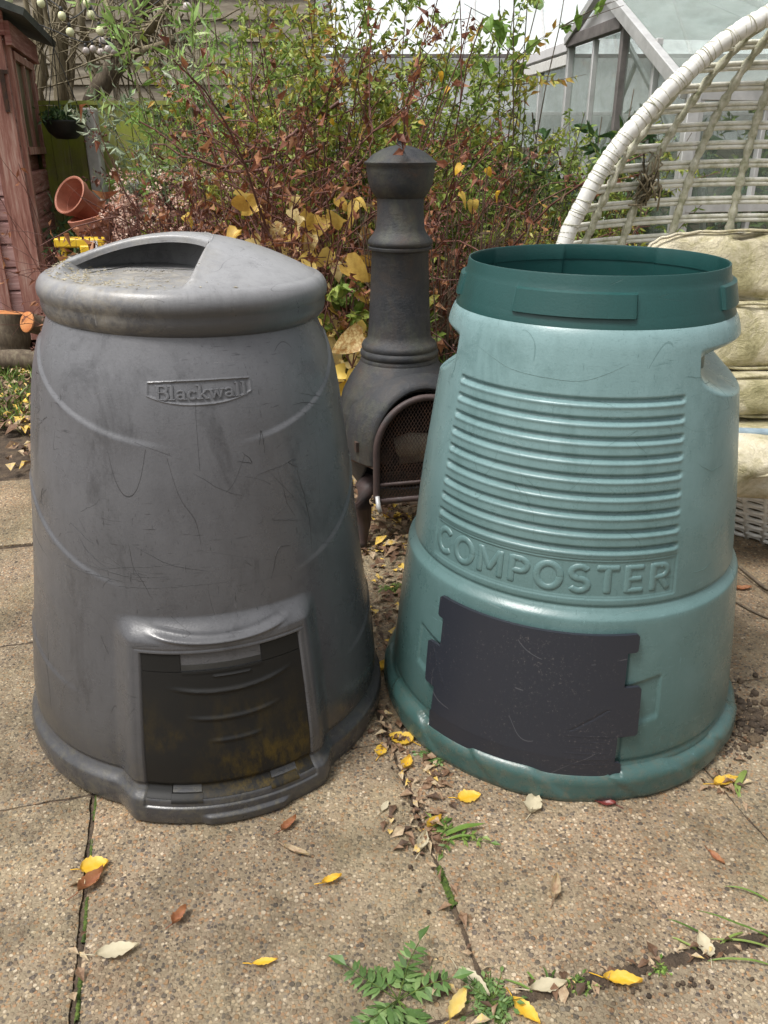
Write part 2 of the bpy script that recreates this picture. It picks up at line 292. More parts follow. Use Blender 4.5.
# ------------------------------------------------------------------ mesh helpers
class G:
    def __init__(s): s.v = []; s.f = []; s.r = []; s.n = 0
    def add(s, v, f, r=None):
        v = np.asarray(v, float).reshape(-1, 3); s.v.append(v)
        k = s.n
        s.f.extend([tuple(int(i)+k for i in q) for q in f]) if not isinstance(f, np.ndarray) else s.f.extend((f+k).tolist())
        s.r.append(np.full(len(v), .5) if r is None else np.broadcast_to(np.asarray(r, float), (len(v),)).copy())
        s.n += len(v)
    def box(s, c, ax, ay, az):      # centre, half axes vectors
        c, ax, ay, az = map(np.asarray, (c, ax, ay, az))
        v = [c+i*ax+j*ay+k*az for i in (-1, 1) for j in (-1, 1) for k in (-1, 1)]
        s.add(v, [(0, 1, 3, 2), (4, 6, 7, 5), (0, 4, 5, 1), (2, 3, 7, 6), (0, 2, 6, 4), (1, 5, 7, 3)])
    def bar(s, a, b, w, t, up=Z):   # bar from a to b, width w along side, thickness t
        a, b = np.asarray(a, float), np.asarray(b, float); d = b-a; L = np.linalg.norm(d); d = d/L
        sd = np.cross(d, up); sd /= np.linalg.norm(sd)+1e-9; u2 = np.cross(sd, d)
        s.box((a+b)/2, d*L/2, sd*w/2, u2*t/2)
    def tube(s, pts, r, n=8, cap=True, rnd=.5):
        P = np.asarray(pts, float); m = len(P); r = np.broadcast_to(np.asarray(r, float), (m,))
        T = np.gradient(P, axis=0); T /= np.linalg.norm(T, axis=1)[:, None]+1e-9
        ref = np.array([0.13, .21, .97]) if abs(T[0][2]) < .9 else np.array([1., .1, 0])
        a = np.cross(T, ref); a /= np.linalg.norm(a, axis=1)[:, None]+1e-9; b = np.cross(T, a)
        t = np.arange(n)*2*PI/n
        v = P[:, None]+r[:, None, None]*(np.cos(t)[None, :, None]*a[:, None]+np.sin(t)[None, :, None]*b[:, None])
        i = np.arange(m-1)[:, None]*n; j = np.arange(n)[None]; j2 = (j+1) % n
        f = np.stack([i+j, i+j2, i+n+j2, i+n+j], -1).reshape(-1, 4)
        k = s.n; s.add(v.reshape(-1, 3), f, rnd)
        if cap: s.f.append(tuple(k+np.arange(n)[::-1].tolist() if False else [k+q for q in range(n)][::-1])); s.f.append(tuple([k+(m-1)*n+q for q in range(n)]))
    def lathe(s, prof, n=64, c=(0, 0, 0), axis=None, closed=False):
        P = np.asarray(prof, float); t = np.arange(n)*2*PI/n; m = len(P)
        v = np.stack([P[:, 0][:, None]*np.cos(t), P[:, 0][:, None]*np.sin(t), np.repeat(P[:, 1][:, None], n, 1)], -1).reshape(-1, 3)
        if axis is not None:
            q = Vector((0, 0, 1)).rotation_difference(Vector(axis)).to_matrix(); v = v@np.array(q).T
        i = np.arange(m-1)[:, None]*n; j = np.arange(n)[None]; j2 = (j+1) % n
        s.add(v+np.asarray(c), np.stack([i+j, i+j2, i+n+j2, i+n+j], -1).reshape(-1, 4))
    def sphere(s, c, r, n=12, sc=(1, 1, 1)):
        a = np.linspace(-PI/2+.001, PI/2-.001, n//2+1)
        P = [(math.cos(x), math.sin(x)) for x in a]; t = np.arange(n)*2*PI/n
        v = np.array([[p*math.cos(q), p*math.sin(q), z] for p, z in P for q in t])*r*np.array(sc)
        m = len(P); i = np.arange(m-1)[:, None]*n; j = np.arange(n)[None]; j2 = (j+1) % n
        s.add(v+np.asarray(c), np.stack([i+j, i+j2, i+n+j2, i+n+j], -1).reshape(-1, 4))
    def grid(s, P, r=None, wrap=False):   # P (m,n,3)
        m, n = P.shape[:2]; i = np.arange(m-1)[:, None]*n; j = np.arange(n if wrap else n-1)[None]; j2 = (j+1) % n
        s.add(P.reshape(-1, 3), np.stack([i+j, i+j2, i+n+j2, i+n+j], -1).reshape(-1, 4), r)
    def leaves(s, C, D, L, W, kind='std', rnd=None, curl=.15, up=None, jit=.25):
        C = np.asarray(C, float).reshape(-1, 3); D = np.asarray(D, float).reshape(-1, 3); k = len(C)
        if k == 0: return
        D = D/(np.linalg.norm(D, axis=1)[:, None]+1e-9)
        ref = rng.normal(size=(k, 3)) if up is None else np.broadcast_to(up, (k, 3))+rng.normal(size=(k, 3))*jit
        S = np.cross(D, ref); S /= np.linalg.norm(S, axis=1)[:, None]+1e-9; Nn = np.cross(S, D)
        L = np.broadcast_to(L, (k,)); W = np.broadcast_to(W, (k,))
        if kind == 'std': sh = [(0, 0, 0), (.42, -.5, .12), (1, 0, -curl), (.42, .5, .12), (.45, 0, 0)]; fc = [(0, 4, 1), (4, 2, 1), (0, 3, 4), (4, 3, 2)]
        elif kind == 'thin': sh = [(0, 0, 0), (.3, -.5, .0), (.65, -.38, -curl*.5), (1, 0, -curl*1.6), (.65, .38, -curl*.5), (.3, .5, 0)]; fc = [(0, 5, 1), (1, 5, 4, 2), (2, 4, 3)]
        elif kind == 'big':
            sh = [(0, 0, 0), (-.07, -.3, .1), (.12, -.5, .15), (.35, -.47, .1), (.62, -.36, .02), (.82, -.2, -curl*.6), (1, 0, -curl*1.2), (.82, .2, -curl*.6), (.62, .36, .02), (.35, .47, .1), (.12, .5, .15), (-.07, .3, .1), (.35, 0, -.03), (.7, 0, -.06)]
            fc = [(0, 12, 2, 1), (12, 3, 2), (12, 4, 3), (12, 13, 5, 4), (13, 6, 5), (0, 11, 10, 12), (12, 10, 9), (12, 9, 8), (12, 8, 7, 13), (13, 7, 6)]
        sh = np.array(sh)
        v = C[:, None]+D[:, None]*(sh[:, 0][None, :, None]*L[:, None, None])+S[:, None]*(sh[:, 1][None, :, None]*W[:, None, None])+Nn[:, None]*(sh[:, 2][None, :, None]*L[:, None, None])
        if rnd is None: rnd = rng.random(k)
        cv = rng.uniform(.2, 2.2, k)[:, None, None] if kind == 'big' else 1.0
        if kind == 'big': v = v+Nn[:, None]*((sh[:, 0]**2*-.22+np.abs(sh[:, 1])*.35*np.sin(sh[:, 0]*6))[None, :, None]*L[:, None, None]*(cv-1))
        n = len(sh); base = s.n
        s.v.append(v.reshape(-1, 3)); s.r.append(np.repeat(rnd, n)); s.n += k*n
        for q in range(k):
            o = base+q*n
            s.f.extend([tuple(o+i for i in t) for t in fc])
def build(name, g, mat, parent=None, smooth=True, world=False, sub=0, off=None):
    v = np.concatenate(g.v); me = bpy.data.meshes.new(name)
    if world and parent is not None: v = v-np.array(rootloc(parent))
    if off is not None: v = v-np.asarray(off)
    me.from_pydata(v.tolist(), [], g.f)
    at = me.attributes.new('rnd', 'FLOAT', 'POINT'); at.data.foreach_set('value', np.concatenate(g.r))
    me.materials.append(M[mat] if isinstance(mat, str) else mat)
    if smooth: me.polygons.foreach_set('use_smooth', [True]*len(me.polygons))
    me.update()
    o = bpy.data.objects.new(name, me); COL.objects.link(o)
    if parent is not None: o.parent = parent
    if off is not None: o.location = off
    return o
def rootloc(p):
    l = Vector((0, 0, 0))
    while p is not None: l = l+p.location; p = p.parent
    return l
def sharp(o, ang=35):
    me = o.data; me.update()
    try: me.set_sharp_from_angle(angle=math.radians(ang))
    except Exception: pass
    return o
def bevel(o, w, seg=2, ang=35):
    m = o.modifiers.new('bevel', 'BEVEL'); m.width = w; m.segments = seg; m.limit_method = 'ANGLE'; m.angle_limit = math.radians(ang); return sharp(o)
def thing(name, label, cat, loc=(0, 0, 0), rz=0, group=None):
    o = bpy.data.objects.new(name, None); COL.objects.link(o); o.location = loc; o.rotation_euler = (0, 0, rz); o.empty_display_size = .1
    return tag(o, label, cat, group)
def tag(o, label=None, cat=None, group=None, kind=None):
    if label: o['label'] = label
    if cat: o['category'] = cat
    if group: o['group'] = group
    if kind: o['kind'] = kind
    return o
def sm(x, a, b):
    t = np.clip((x-a)/(b-a), 0, 1); return t*t*(3-2*t)

# ------------------------------------------------------------------ ground
g = G(); nx = 60
xs = np.linspace(-1, 1, nx); X, Y = np.meshgrid(np.sign(xs)*np.abs(xs)**2.2*60, np.sign(xs)*np.abs(xs)**2.2*60+4)
g.grid(np.stack([X, Y, -.022+0*X], -1)); tag(build('ground', g, 'soil'), kind='structure')

# paving slabs laid on a grid turned 14.5 degrees
g = G(); U0, V0, SP = -.236, .690, .5735
def uv(u, v, z=0): return U*u+V*v+Z*z
def paved(u, v):
    c = uv(u, v); x, y = c[0], c[1]
    if y < -.9 or x < -3.2 or x > 4.2: return False
    if x < -1.35: return y < 3.25
    if x < .35: return y < 2.75
    return y < 3.5
slabs = []
for i in range(-9, 9):
    for j in range(-4, 8):
        u0, v0 = U0+i*SP, V0+j*SP
        if not paved(u0+SP/2, v0+SP/2): continue
        gl, gb = (.015 if i == 0 else .006 if i == 1 else .0045), (.004 if j else .005)
        u1, v1 = u0+SP, v0+SP; u0 += gl/2; v0 += gb/2; u1 -= .003; v1 -= .0025
        jt = rng.normal(size=3)*np.array([.0012, .0012, .0014])
        n = 40 if (-1.4 < u0 < 1.6 and v0 < 2.4 and v0 > .0) else 14
        sx = np.linspace(0, 1, n); 
        Uu, Vv = np.meshgrid(u0+(u1-u0)*sx, v0+(v1-v0)*sx)
        ed = np.minimum(np.minimum(Uu-u0, u1-Uu), np.minimum(Vv-v0, v1-Vv))
        ph = rng.random(4)*6
        wob = .0022*np.sin(Vv*31+ph[0])*np.sin(Vv*77+ph[1]); wob2 = .0022*np.sin(Uu*37+ph[2])*np.sin(Uu*83+ph[3])
        eu = (Uu-(u0+u1)/2)/((u1-u0)/2); ev = (Vv-(v0+v1)/2)/((v1-v0)/2)
        Uj = Uu+wob*eu**6; Vj = Vv+wob2*ev**6
        zz = jt[0]*eu*2+jt[1]*ev*2+jt[2]-.004*(1-sm(ed, 0, .006))+.0006*np.sin(Uu*19+ph[1])*np.sin(Vv*23+ph[2])
        P = Uj[..., None]*U+Vj[..., None]*V+zz[..., None]*Z
        rr = rng.random(); g.grid(P, rr)
        ring = [P[0, :], P[1:, -1], P[-1, :-1][::-1], P[1:-1, 0][::-1]]; ring = np.concatenate(ring); low = ring-Z*.03
        m = len(ring); k = s0 = g.n; g.add(np.concatenate([ring, low]), [(a, m+a, m+(a+1) % m, (a+1) % m) for a in range(m)], rr)
tag(sharp(build('paving', g, 'slab'), 50), kind='structure')

# moss and soil in the joints
g = G(); gs = G()
def strip(gg, a, b, w, z0, z1, n=200):
    t = np.linspace(0, 1, n); P = a[None]+(b-a)[None]*t[:, None]; d = (b-a)/np.linalg.norm(b-a); sd = np.cross(d, Z)
    rows = []
    for q in np.linspace(-1, 1, 5):
        zz = z0+(z1-z0)*(1-q*q)+rng.normal(size=n)*.0012
        rows.append(P+sd*w*q/2*(1+.25*rng.normal(size=(n, 1)))+Z*zz[:, None])
    gg.grid(np.stack(rows, 0))
for i in range(-3, 5):
    u = U0+i*SP+(.002 if i else .0045)
    for k in range(-2, 5):
        a, b = uv(u, V0+k*SP), uv(u, V0+(k+1)*SP)
        strip(gs, a, b, .020 if i == 0 else .014, -.014 if i == 0 else -.010, -.007 if i == 0 else -.004)
        if i == 0 and k in (-1, 0, 1):
            for t_ in np.arange(0, .95, .22): strip(g, a+(b-a)*t_+U*.003, a+(b-a)*(t_+rng.uniform(.08, .2))+U*.003, .010, -.012, -.002, 50)
for k in range(-1, 5):
    strip(gs, uv(U0-3*SP, V0+k*SP), uv(U0+5*SP, V0+k*SP), .012, -.010, -.004, 900)
# bright moss clumps in the second joint, and the wide dark crack at the front right
strip(g, uv(U0+SP+.002, .50), uv(U0+SP+.002, .72), .016, -.008, .003, 80)
strip(g, uv(U0+SP+.002, .86), uv(U0+SP+.002, .94), .014, -.008, .002, 60)
strip(gs, uv(U0+SP, V0+.002), uv(U0+2.2*SP, V0-.002), .024, -.004, .003, 240)
tag(build('joint_moss', g, 'moss'), kind='stuff', label='green moss growing in the slab joints', cat='moss')
tag(build('joint_soil', gs, 'soil'), kind='stuff', label='dark soil filling the gaps between paving slabs', cat='soil')

# ------------------------------------------------------------------ round bins: common
def wrap(a, r, z): return np.stack([r*np.sin(a), -r*np.cos(a), z], -1)   # a: 0 = front, + to the right
def textmesh(body, h_target, w_target, extr, bev, off, spacing=1.0, shear=0):
    cu = bpy.data.curves.new('tmp', 'FONT'); cu.body = body; cu.size = 1; cu.align_x = 'CENTER'; cu.offset = off; cu.extrude = .03; cu.bevel_depth = bev; cu.bevel_resolution = 1
    cu.space_character = spacing; cu.resolution_u = 6; cu.shear = shear
    ob = bpy.data.objects.new('tmp', cu); COL.objects.link(ob)
    dg = bpy.context.evaluated_depsgraph_get(); me = bpy.data.meshes.new_from_object(ob.evaluated_get(dg))
    v = np.array([x.co[:] for x in me.vertices]); f = [tuple(p.vertices) for p in me.polygons]
    bpy.data.objects.remove(ob)
    v[:, 0] -= (v[:, 0].max()+v[:, 0].min())/2; v[:, 0] *= w_target/np.ptp(v[:, 0])
    v[:, 1] -= (v[:, 1].max()+v[:, 1].min())/2; v[:, 1] *= h_target/np.ptp(v[:, 1])
    v[:, 2] -= v[:, 2].min(); v[:, 2] *= extr/v[:, 2].max()
    return v, f

# ------------------------------------------------------------------ green bin
GP = np.array([(0, .352), (.05, .352), (.1, .348), (.2, .339), (.36, .322), (.375, .3165), (.5, .304), (.6, .290), (.69, .277), (.75, .268), (.79, .2625), (.815, .2585), (.832, .253), (.843, .246), (.852, .236)])
RIBZ = np.linspace(.732, .486, 9)
def smoothprof(P, sig):
    zz = np.arange(P[0, 0]-.05, P[-1, 0]+.05, .001); rr = np.interp(zz, P[:, 0], P[:, 1])
    e0 = (P[-1, 1]-P[-2, 1])/(P[-1, 0]-P[-2, 0]); rr = np.where(zz > P[-1, 0], P[-1, 1]+e0*(zz-P[-1, 0]), rr)
    k = np.arange(-60, 61)*.001; w = np.exp(-.5*(k/sig)**2); w /= w.sum(); r2 = np.convolve(np.pad(rr, 60, mode='edge'), w, 'valid'); return np.stack([zz, r2], -1)
GPs = smoothprof(GP, .005)
def rgreen(a, z, ribs=True):
    d = np.degrees(a); r = np.interp(z, GPs[:, 0], GPs[:, 1])
    am = np.abs(d); inr = 1-sm(am, 42.2, 44.2)
    r = r+.0075*(1-sm(z, .362, .376))-.0030*np.exp(-((z-.381)/.004)**2)            # ledge under the lettering
    if ribs:
        for q in RIBZ: r = r-.0070*inr*np.exp(-(np.abs(z-q)/.0044)**2.6)+.0018*inr*np.exp(-((z-q+.0075)/.004)**2)
        m1 = np.exp(-((z-.468)/.0016)**2)+np.exp(-((z-.398)/.0016)**2)
        m2 = (np.exp(-((am-43.6)/.35)**2))*sm(z, .396, .399)*(1-sm(z, .467, .470))
        r = r-.0016*np.maximum(m1*(am < 43.8), m2)
    r = r-.0025*inr*sm(z, .398, .402)*(1-sm(z, .463, .467))
    # hand holds
    w = np.clip(1-((am-90)/40)**2, 0, 1)**.62
    zt = .798; zb = .712+.05*(1-w)
    r = r-.064*w*sm(z, zb-.006, zb+.034)*(1-sm(z, zt-.024, zt+.010))*(1.0)
    # pointed dents beside the panel
    for sg in (-1, 1):
        u = sg*d-(31 if sg > 0 else 34)
        zt_ = .236+.0012*u; zb_ = .150+.0012*u; ins = sm(u, -4, -3.4)*(1-sm(u, 8.4, 9.0))*(1-sm(z, zt_-.001, zt_+.0015))*sm(z, zb_, zb_+.012)
        r = r-.0042*ins-.003*np.exp(-((z-zt_-.001)/.0018)**2)*sm(u, -4, -3)*(1-sm(u, 7, 10))
        r = r-.004*sm(u, -6, -5.4)*(1-sm(u, -2.6, -2))*(z > .06)*(z < .335)
    # foot flange with slanting lobes
    lob = .5+.5*np.tanh(5*np.sin(np.radians(d*9+25)+z*30))
    zq = .064+.006*lob; sk = np.sqrt(np.clip(1-np.clip((z-(zq-.022))/.022, 0, 1)**2, 0, 1))
    r = r+sk*(.0165+.004*lob)*(1-.35*np.exp(-(z/.010)**2))-.003*np.exp(-((z-.078)/.006)**2)
    return r
groot = thing('compost_bin', 'pale green compost bin with raised lettering, dark panel and open top', 'compost bin', (.38, 1.51, 0), math.radians(-21))
na = 1080; a = np.linspace(-PI, PI, na, endpoint=False)
zs = np.unique(np.concatenate([np.linspace(0, .09, 60), np.linspace(.09, .36, 70), np.linspace(.355, .48, 90), np.linspace(.48, .745, 250), np.linspace(.745, .852, 80)]))
A, ZZ = np.meshgrid(a, zs); g = G()
g.grid(wrap(A, rgreen(A, ZZ), ZZ), wrap=True)
g.lathe([(.345, 0), (.30, .001)], 90)
body = build('body', g, 'green', groot)
def arc(cx, cy, rx, ry, a0, a1, n=22):
    t = np.radians(np.linspace(a0, a1, n)); return [(cx+rx*math.cos(q), cy+ry*math.sin(q)) for q in t]
def ribbons(g, strokes, prof, mapf, caps=True):
    # strokes: list of (points, width); prof: list of (side, height) across the stroke
    for k_i, (p, w) in enumerate(strokes):
        p = [np.array(x, float) for x in p]; q = [p[0]]
        for i in range(len(p)-1):
            m = max(2, int(np.linalg.norm(p[i+1]-p[i])/.08)+1)
            for t in np.linspace(0, 1, m)[1:]: q.append(p[i]+(p[i+1]-p[i])*t)
        q = np.array(q); T = np.gradient(q, axis=0); T /= np.linalg.norm(T, axis=1)[:, None]+1e-9
        wf = np.ones(len(q)); hf = np.ones(len(q))
        if caps:
            q = np.concatenate([[q[0]-T[0]*w*.22, q[0]-T[0]*w*.16], q, [q[-1]+T[-1]*w*.16, q[-1]+T[-1]*w*.22]]); T = np.concatenate([[T[0], T[0]], T, [T[-1], T[-1]]])
            wf = np.r_[.55, .85, wf, .85, .55]; hf = np.r_[0, .8, hf, .8, 0]
        S = np.stack([-T[:, 1], T[:, 0]], -1)
        rows = [mapf(q+S*(w*s_*wf)[:, None], (h_*hf)+(.00004*(k_i % 6) if h_ > 0 else -.0008)) for s_, h_ in prof]
        g.grid(np.stack(rows))
LET = {'C': (.80, [(arc(.42, .5, .34, .42, 48, 312), .19)]), 'O': (.92, [(arc(.44, .5, .35, .42, 0, 360, 34), .19)]),
 'M': (1.0, [([(.12, .06), (.12, .94)], .18), ([(.14, .92), (.47, .25)], .17), ([(.47, .25), (.80, .92)], .17), ([(.82, .94), (.82, .06)], .18)]),
 'P': (.74, [([(.13, .06), (.13, .94)], .19), ([(.13, .90), (.38, .90)]+arc(.38, .68, .23, .22, 90, -90)+[(.13, .46)], .17)]),
 'S': (.74, [(arc(.35, .71, .24, .21, 35, 180)+arc(.35, .71, .24, .21, 180, 255)[1:]+arc(.35, .29, .25, .21, 75, 0)+arc(.35, .29, .25, .21, 0, -145)[1:], .18)]),
 'T': (.76, [([(.06, .90), (.66, .90)], .17), ([(.36, .88), (.36, .06)], .19)]),
 'E': (.72, [([(.13, .06), (.13, .94)], .19), ([(.13, .90), (.58, .90)], .16), ([(.13, .50), (.52, .50)], .16), ([(.13, .10), (.58, .10)], .16)]),
 'R': (.80, [([(.13, .06), (.13, .94)], .19), ([(.13, .90), (.38, .90)]+arc(.38, .69, .22, .21, 90, -90)+[(.13, .48)], .16), ([(.36, .46), (.62, .06)], .18)])}
g = G(); xk = 0; sts = []
for ch_ in 'COMPOSTER':
    w_, ss = LET[ch_]; sts += [([(x+xk, y) for x, y in p], w*1.3) for p, w in ss]; xk += w_+.07
tot = xk-.07
def mp_(q, h_):
    aa = (q[:, 0]-tot/2)*.470/tot/.314; z = .433+(q[:, 1]-.5)*.052; return wrap(aa, rgreen(aa, z, False)-.0024+h_, z)
ribbons(g, sts, [(-.5, 0), (-.45, .0026), (-.36, .0040), (0, .0043), (.36, .0040), (.45, .0026), (.5, 0)], mp_)
build('raised_lettering', g, 'green', groot)
# collar
pad = lambda d: sum((1-sm(np.abs((d-c+180) % 360-180), 23, 24.2)) for c in (0, 90, 180, 270))
prof = [(.246, .8365, 0), (.2475, .839, 0), (.2465, .844, 0), (.2425, .8565, 0), (.2420, .858, 1), (.2335, .893, 1), (.2325, .8955, 0), (.229, .905, 0), (.2275, .917, 0), (.2265, .9195, 0), (.2245, .9195, 0), (.2235, .917, 0), (.2245, .89, 2), (.226, .8895, 2), (.227, .86, 2), (.229, .84, 2), (.228, .838, 0), (.205, .836, 0), (.203, .833, 0), (.206, .80, 0), (.21, .70, 0), (.22, .5, 0)]
na = 480; a = np.linspace(-PI, PI, na, endpoint=False); rows = []
for r, z, k in prof:
    p = pad(np.degrees(a)); rr = r+(.0062*p if k == 1 else 0)
    if k == 2: rr = rr+.004*p
    rows.append(wrap(a, rr+0*a, z+0*a))
g = G(); g.grid(np.stack(rows), wrap=True); sharp(build('rim_collar', g, 'rimgreen', groot), 40)
g = G(); g.lathe([(.001, .42), (.10, .43), (.235, .41)], 48); build('compost_heap', g, 'soil', groot)
# dark sheet (row intervals in degrees local)
def rowsheet(rowsLR, rfun, off, thick, ncol=70, mat='panel', name='sliding_panel', parent=None, extra=None):
    P = []; 
    for z, L, R in rowsLR:
        aa = np.radians(np.linspace(L, R, ncol)); P.append((aa, np.full(ncol, z)))
    A = np.array([p[0] for p in P]); Zz = np.array([p[1] for p in P])
    ro = rfun(A, Zz)+off
    if extra is not None: ro = ro+extra(A, Zz)
    out = wrap(A, ro, Zz); inn = wrap(A, ro-thick, Zz); g = G(); g.grid(out)
    m, n = out.shape[:2]
    idx = [(i, 0) for i in range(m)]+[(m-1, j) for j in range(1, n)]+[(i, n-1) for i in range(m-2, -1, -1)]+[(0, j) for j in range(n-2, 0, -1)]
    o = np.array([out[p] for p in idx]); q = np.array([inn[p] for p in idx]); k = len(o)
    mid = o*.97+q*.03
    g.add(np.concatenate([o, q]), [(x, (x+1) % k, k+(x+1) % k, k+x) for x in range(k)])
    return sharp(build(name, g, mat, parent), 40)
def edge(z, pts, rad=.006):   # pts: list of (z0,z1,value) pieces, smoothed corners near piece ends
    for z0, z1, vA, vB, rA, rB in pts:
        if z0 <= z <= z1:
            t = (z-z0)/(z1-z0); v = vA+(vB-vA)*t; c = 0
            if rA and z-z0 < rad: c = rA*(1-math.sqrt(max(0, 1-((rad-(z-z0))/rad)**2)))
            if rB and z1-z < rad: c = rB*(1-math.sqrt(max(0, 1-((rad-(z1-z))/rad)**2)))
            return v-c
PR = [(.056, .088, 28.6, 28.4, 1.2, 1.2), (.0885, .142, 26.4, 26.6, 0, 0), (.1425, .241, 32.4, 32.4, 1.2, 1.2), (.2415, .308, 27.2, 27.4, 0, 0), (.3085, .343, 30.4, 30.6, 1.2, 1.2)]
PL = [(.056, .100, -33, -33, -1.2, -1.2), (.1005, .152, -32.4, -32.2, 0, 0), (.1525, .241, -36.5, -37.2, -1.2, -1.2), (.2415, .300, -31.6, -31.6, 0, 0), (.3005, .343, -34, -34, -1.2, -1.2)]
zr = np.unique(np.concatenate([np.arange(.056, .343, .0011), [.0882, .0884, .1422, .2412, .3082, .1002, .1522, .3002, .343, .3425]]))
rows = []
for z in zr:
    r_ = edge(z, PR); l_ = edge(z, PL)
    l_ = l_+1.6 if l_ is not None else None
    if r_ is None: r_ = rows[-1][2]
    if l_ is None: l_ = rows[-1][1]
    rows.append((z, l_, r_))
baser = lambda A, Zz: np.interp(Zz, [0, .1, .2, .36], [.357, .356, .3465, .3295])
def pe(A, Zz):
    d = np.degrees(A)
    # faint embossed arrow lines
    e = .0008*(np.abs((d+33)-(Zz-.235)*-90) < .35)*(Zz > .17)*(Zz < .235)
    e = e-.0008*(np.abs((d-13)-(Zz-.155)*230) < .5)*(Zz > .155)*(Zz < .20)*(d < 24)
    for k in range(6): e = e+.0005*(np.abs(Zz-(.085+k*.012)) < .0009)*(d > 12)*(d < 24)*(np.sin(d*9+k*2) > -.2)
    return e
rowsheet(rows, baser, .0115, .006, 150, 'panel', 'sliding_panel', groot, pe)

# ------------------------------------------------------------------ grey bin
BP = np.array([(0, .354), (.06, .354), (.12, .3545), (.22, .341), (.32, .325), (.46, .308), (.6, .291), (.70, .276), (.75, .265), (.785, .252), (.81, .240), (.83, .232)])
BP = smoothprof(BP, .016)
def rgrey(a, z, deep=True):
    d = np.degrees(a); am = np.abs(d); r = np.interp(z, BP[:, 0], BP[:, 1])
    for c0, k, lo, A in ((.664, .0000205, 8, .0042), (.410, .000022, 24, .0042), (.187, .0000105, 40, .0040)):
        zc_ = c0+k*d*d*np.where(am < 80, 1, 0)+np.where(am >= 80, k*6400, 0); t = zc_-z
        fade = sm(am, lo, lo+22)
        r = r+A*fade*sm(t, -.001, .009)*np.exp(-np.clip(t, 0, 1)/.035)
    # door housing
    wz = 29.5
    box = (1-sm(am, 25.0, 33.5)); top = 1-sm(z, .338, .376)
    r = r+box*top*(.026+(.36-z)*.022-.006*(am/31)**2)
    # smile crease over the door
    zc2 = .340+.00003*d*d; r = r+.0045*np.exp(-((z-zc2)/.0035)**2)*(1-sm(am, 14, 23))-.003*np.exp(-((z-zc2-.008)/.004)**2)*(1-sm(am, 14, 23))
    if deep:
        ind = (1-sm(am, 22.55, 22.8))*(1-sm(z, .3205, .3218))*sm(z, .034, .037); r = r-.0055*ind; line = np.maximum(np.exp(-((am-24.4)/.12)**2)*(z < .328)*.4, np.exp(-((z-.328)/.0013)**2)*(am < 24.6)); r = r-.0012*line
    # foot flange
    sk = 1-sm(z, .046, .064); bulge = .016*np.sqrt(np.clip(1-((z-.026)/.04)**2, 0, 1))
    r = r+sk*bulge-.004*np.exp(-((z-.068)/.005)**2)
    r = r+.007*(1-sm(np.abs(d-3), 9, 12))*(1-sm(z, .016, .022))
    # name shield
    dd = (am/17.5); zt = .760+.0025*(1-dd*dd); zb = .727+.014*dd**2.4
    inside = (dd < 1)*(z < zt)*(z > zb)
    e = np.minimum(np.abs(z-zt), np.abs(z-zb))
    edge_ = np.exp(-(e/.0014)**2)*(dd < 1.0)+np.exp(-((am-17.4)/.3)**2)*(z < zt)*(z > zb-.001)
    r = r+.0014*np.clip(edge_, 0, 1)-.0014*inside
    return r
broot = thing('compost_bin', 'dark grey lidded compost bin with black hatch, standing on paving', 'compost bin', (-.377, 1.48, 0), math.radians(16.5))
broot.rotation_euler = (0, math.radians(1.2), math.radians(16.5)); broot.location.z = .006
na = 1080; a = np.linspace(-PI, PI, na, endpoint=False)
zs = np.unique(np.concatenate([np.linspace(0, .08, 60), np.linspace(.08, .28, 60), np.linspace(.28, .38, 70), np.linspace(.38, .70, 130), np.linspace(.70, .775, 110), np.linspace(.775, .83, 20)]))
A, ZZ = np.meshgrid(a, zs); g = G(); g.grid(wrap(A, rgrey(A, ZZ), ZZ), wrap=True); g.lathe([(.34, 0), (.30, .001)], 90)
build('body', g, 'grey', broot)
# slab-serif name built of strokes
def glyphs():
    out = []
    def st(*p, w=.17): out.append((np.array(p, float), w))
    def arc(cx, cy, rx, ry, a0, a1, n=18): t = np.radians(np.linspace(a0, a1, n)); return [(cx+rx*math.cos(q), cy+ry*math.sin(q)) for q in t]
    res = []
    def put(x, fn):
        out.clear(); fn(); res.extend([(p+np.array([x, 0]), w) for p, w in out])
    def B():
        st((.16, 0), (.16, 1), w=.2); st((0, .04), (.5, .04), w=.1); st((0, .96), (.5, .96), w=.1); st((.16, .53), (.5, .53), w=.1)
        st(*arc(.48, .76, .17, .2, 90, -90), w=.18); st(*arc(.5, .28, .2, .24, 90, -90), w=.19)
    def l_():
        st((.17, 0), (.17, 1), w=.18); st((.0, .04), (.34, .04), w=.1); st((.0, .96), (.17, .96), w=.1)
    def a_():
        st(*arc(.26, .48, .18, .16, 160, 10), w=.13); st((.44, .5), (.44, .1), w=.17); st((.4, .05), (.58, .05), w=.1); st(*arc(.26, .2, .17, .15, 20, 340), w=.14)
    def c_(): st(*arc(.27, .33, .2, .27, 40, 320), w=.17)
    def k_():
        st((.17, 0), (.17, 1), w=.18); st((0, .04), (.32, .04), w=.1); st((0, .96), (.17, .96), w=.1); st((.2, .27), (.5, .6), w=.12); st((.3, .38), (.56, .03), w=.16); st((.42, .62), (.62, .62), w=.09); st((.44, .04), (.66, .04), w=.1)
    def w_():
        st((.1, .62), (.27, .04), w=.15); st((.27, .04), (.44, .58), w=.11); st((.44, .58), (.61, .04), w=.15); st((.61, .04), (.78, .62), w=.11); st((0, .62), (.24, .62), w=.09); st((.34, .62), (.54, .62), w=.09); st((.66, .62), (.88, .62), w=.09)
    x = 0
    for fn, w in ((B, .76), (l_, .39), (a_, .63), (c_, .52), (k_, .66), (w_, .88), (a_, .62), (l_, .38), (l_, .36)): put(x, fn); x += w
    return res, x-.02
gl, tw = glyphs(); g = G(); Hh = .0215
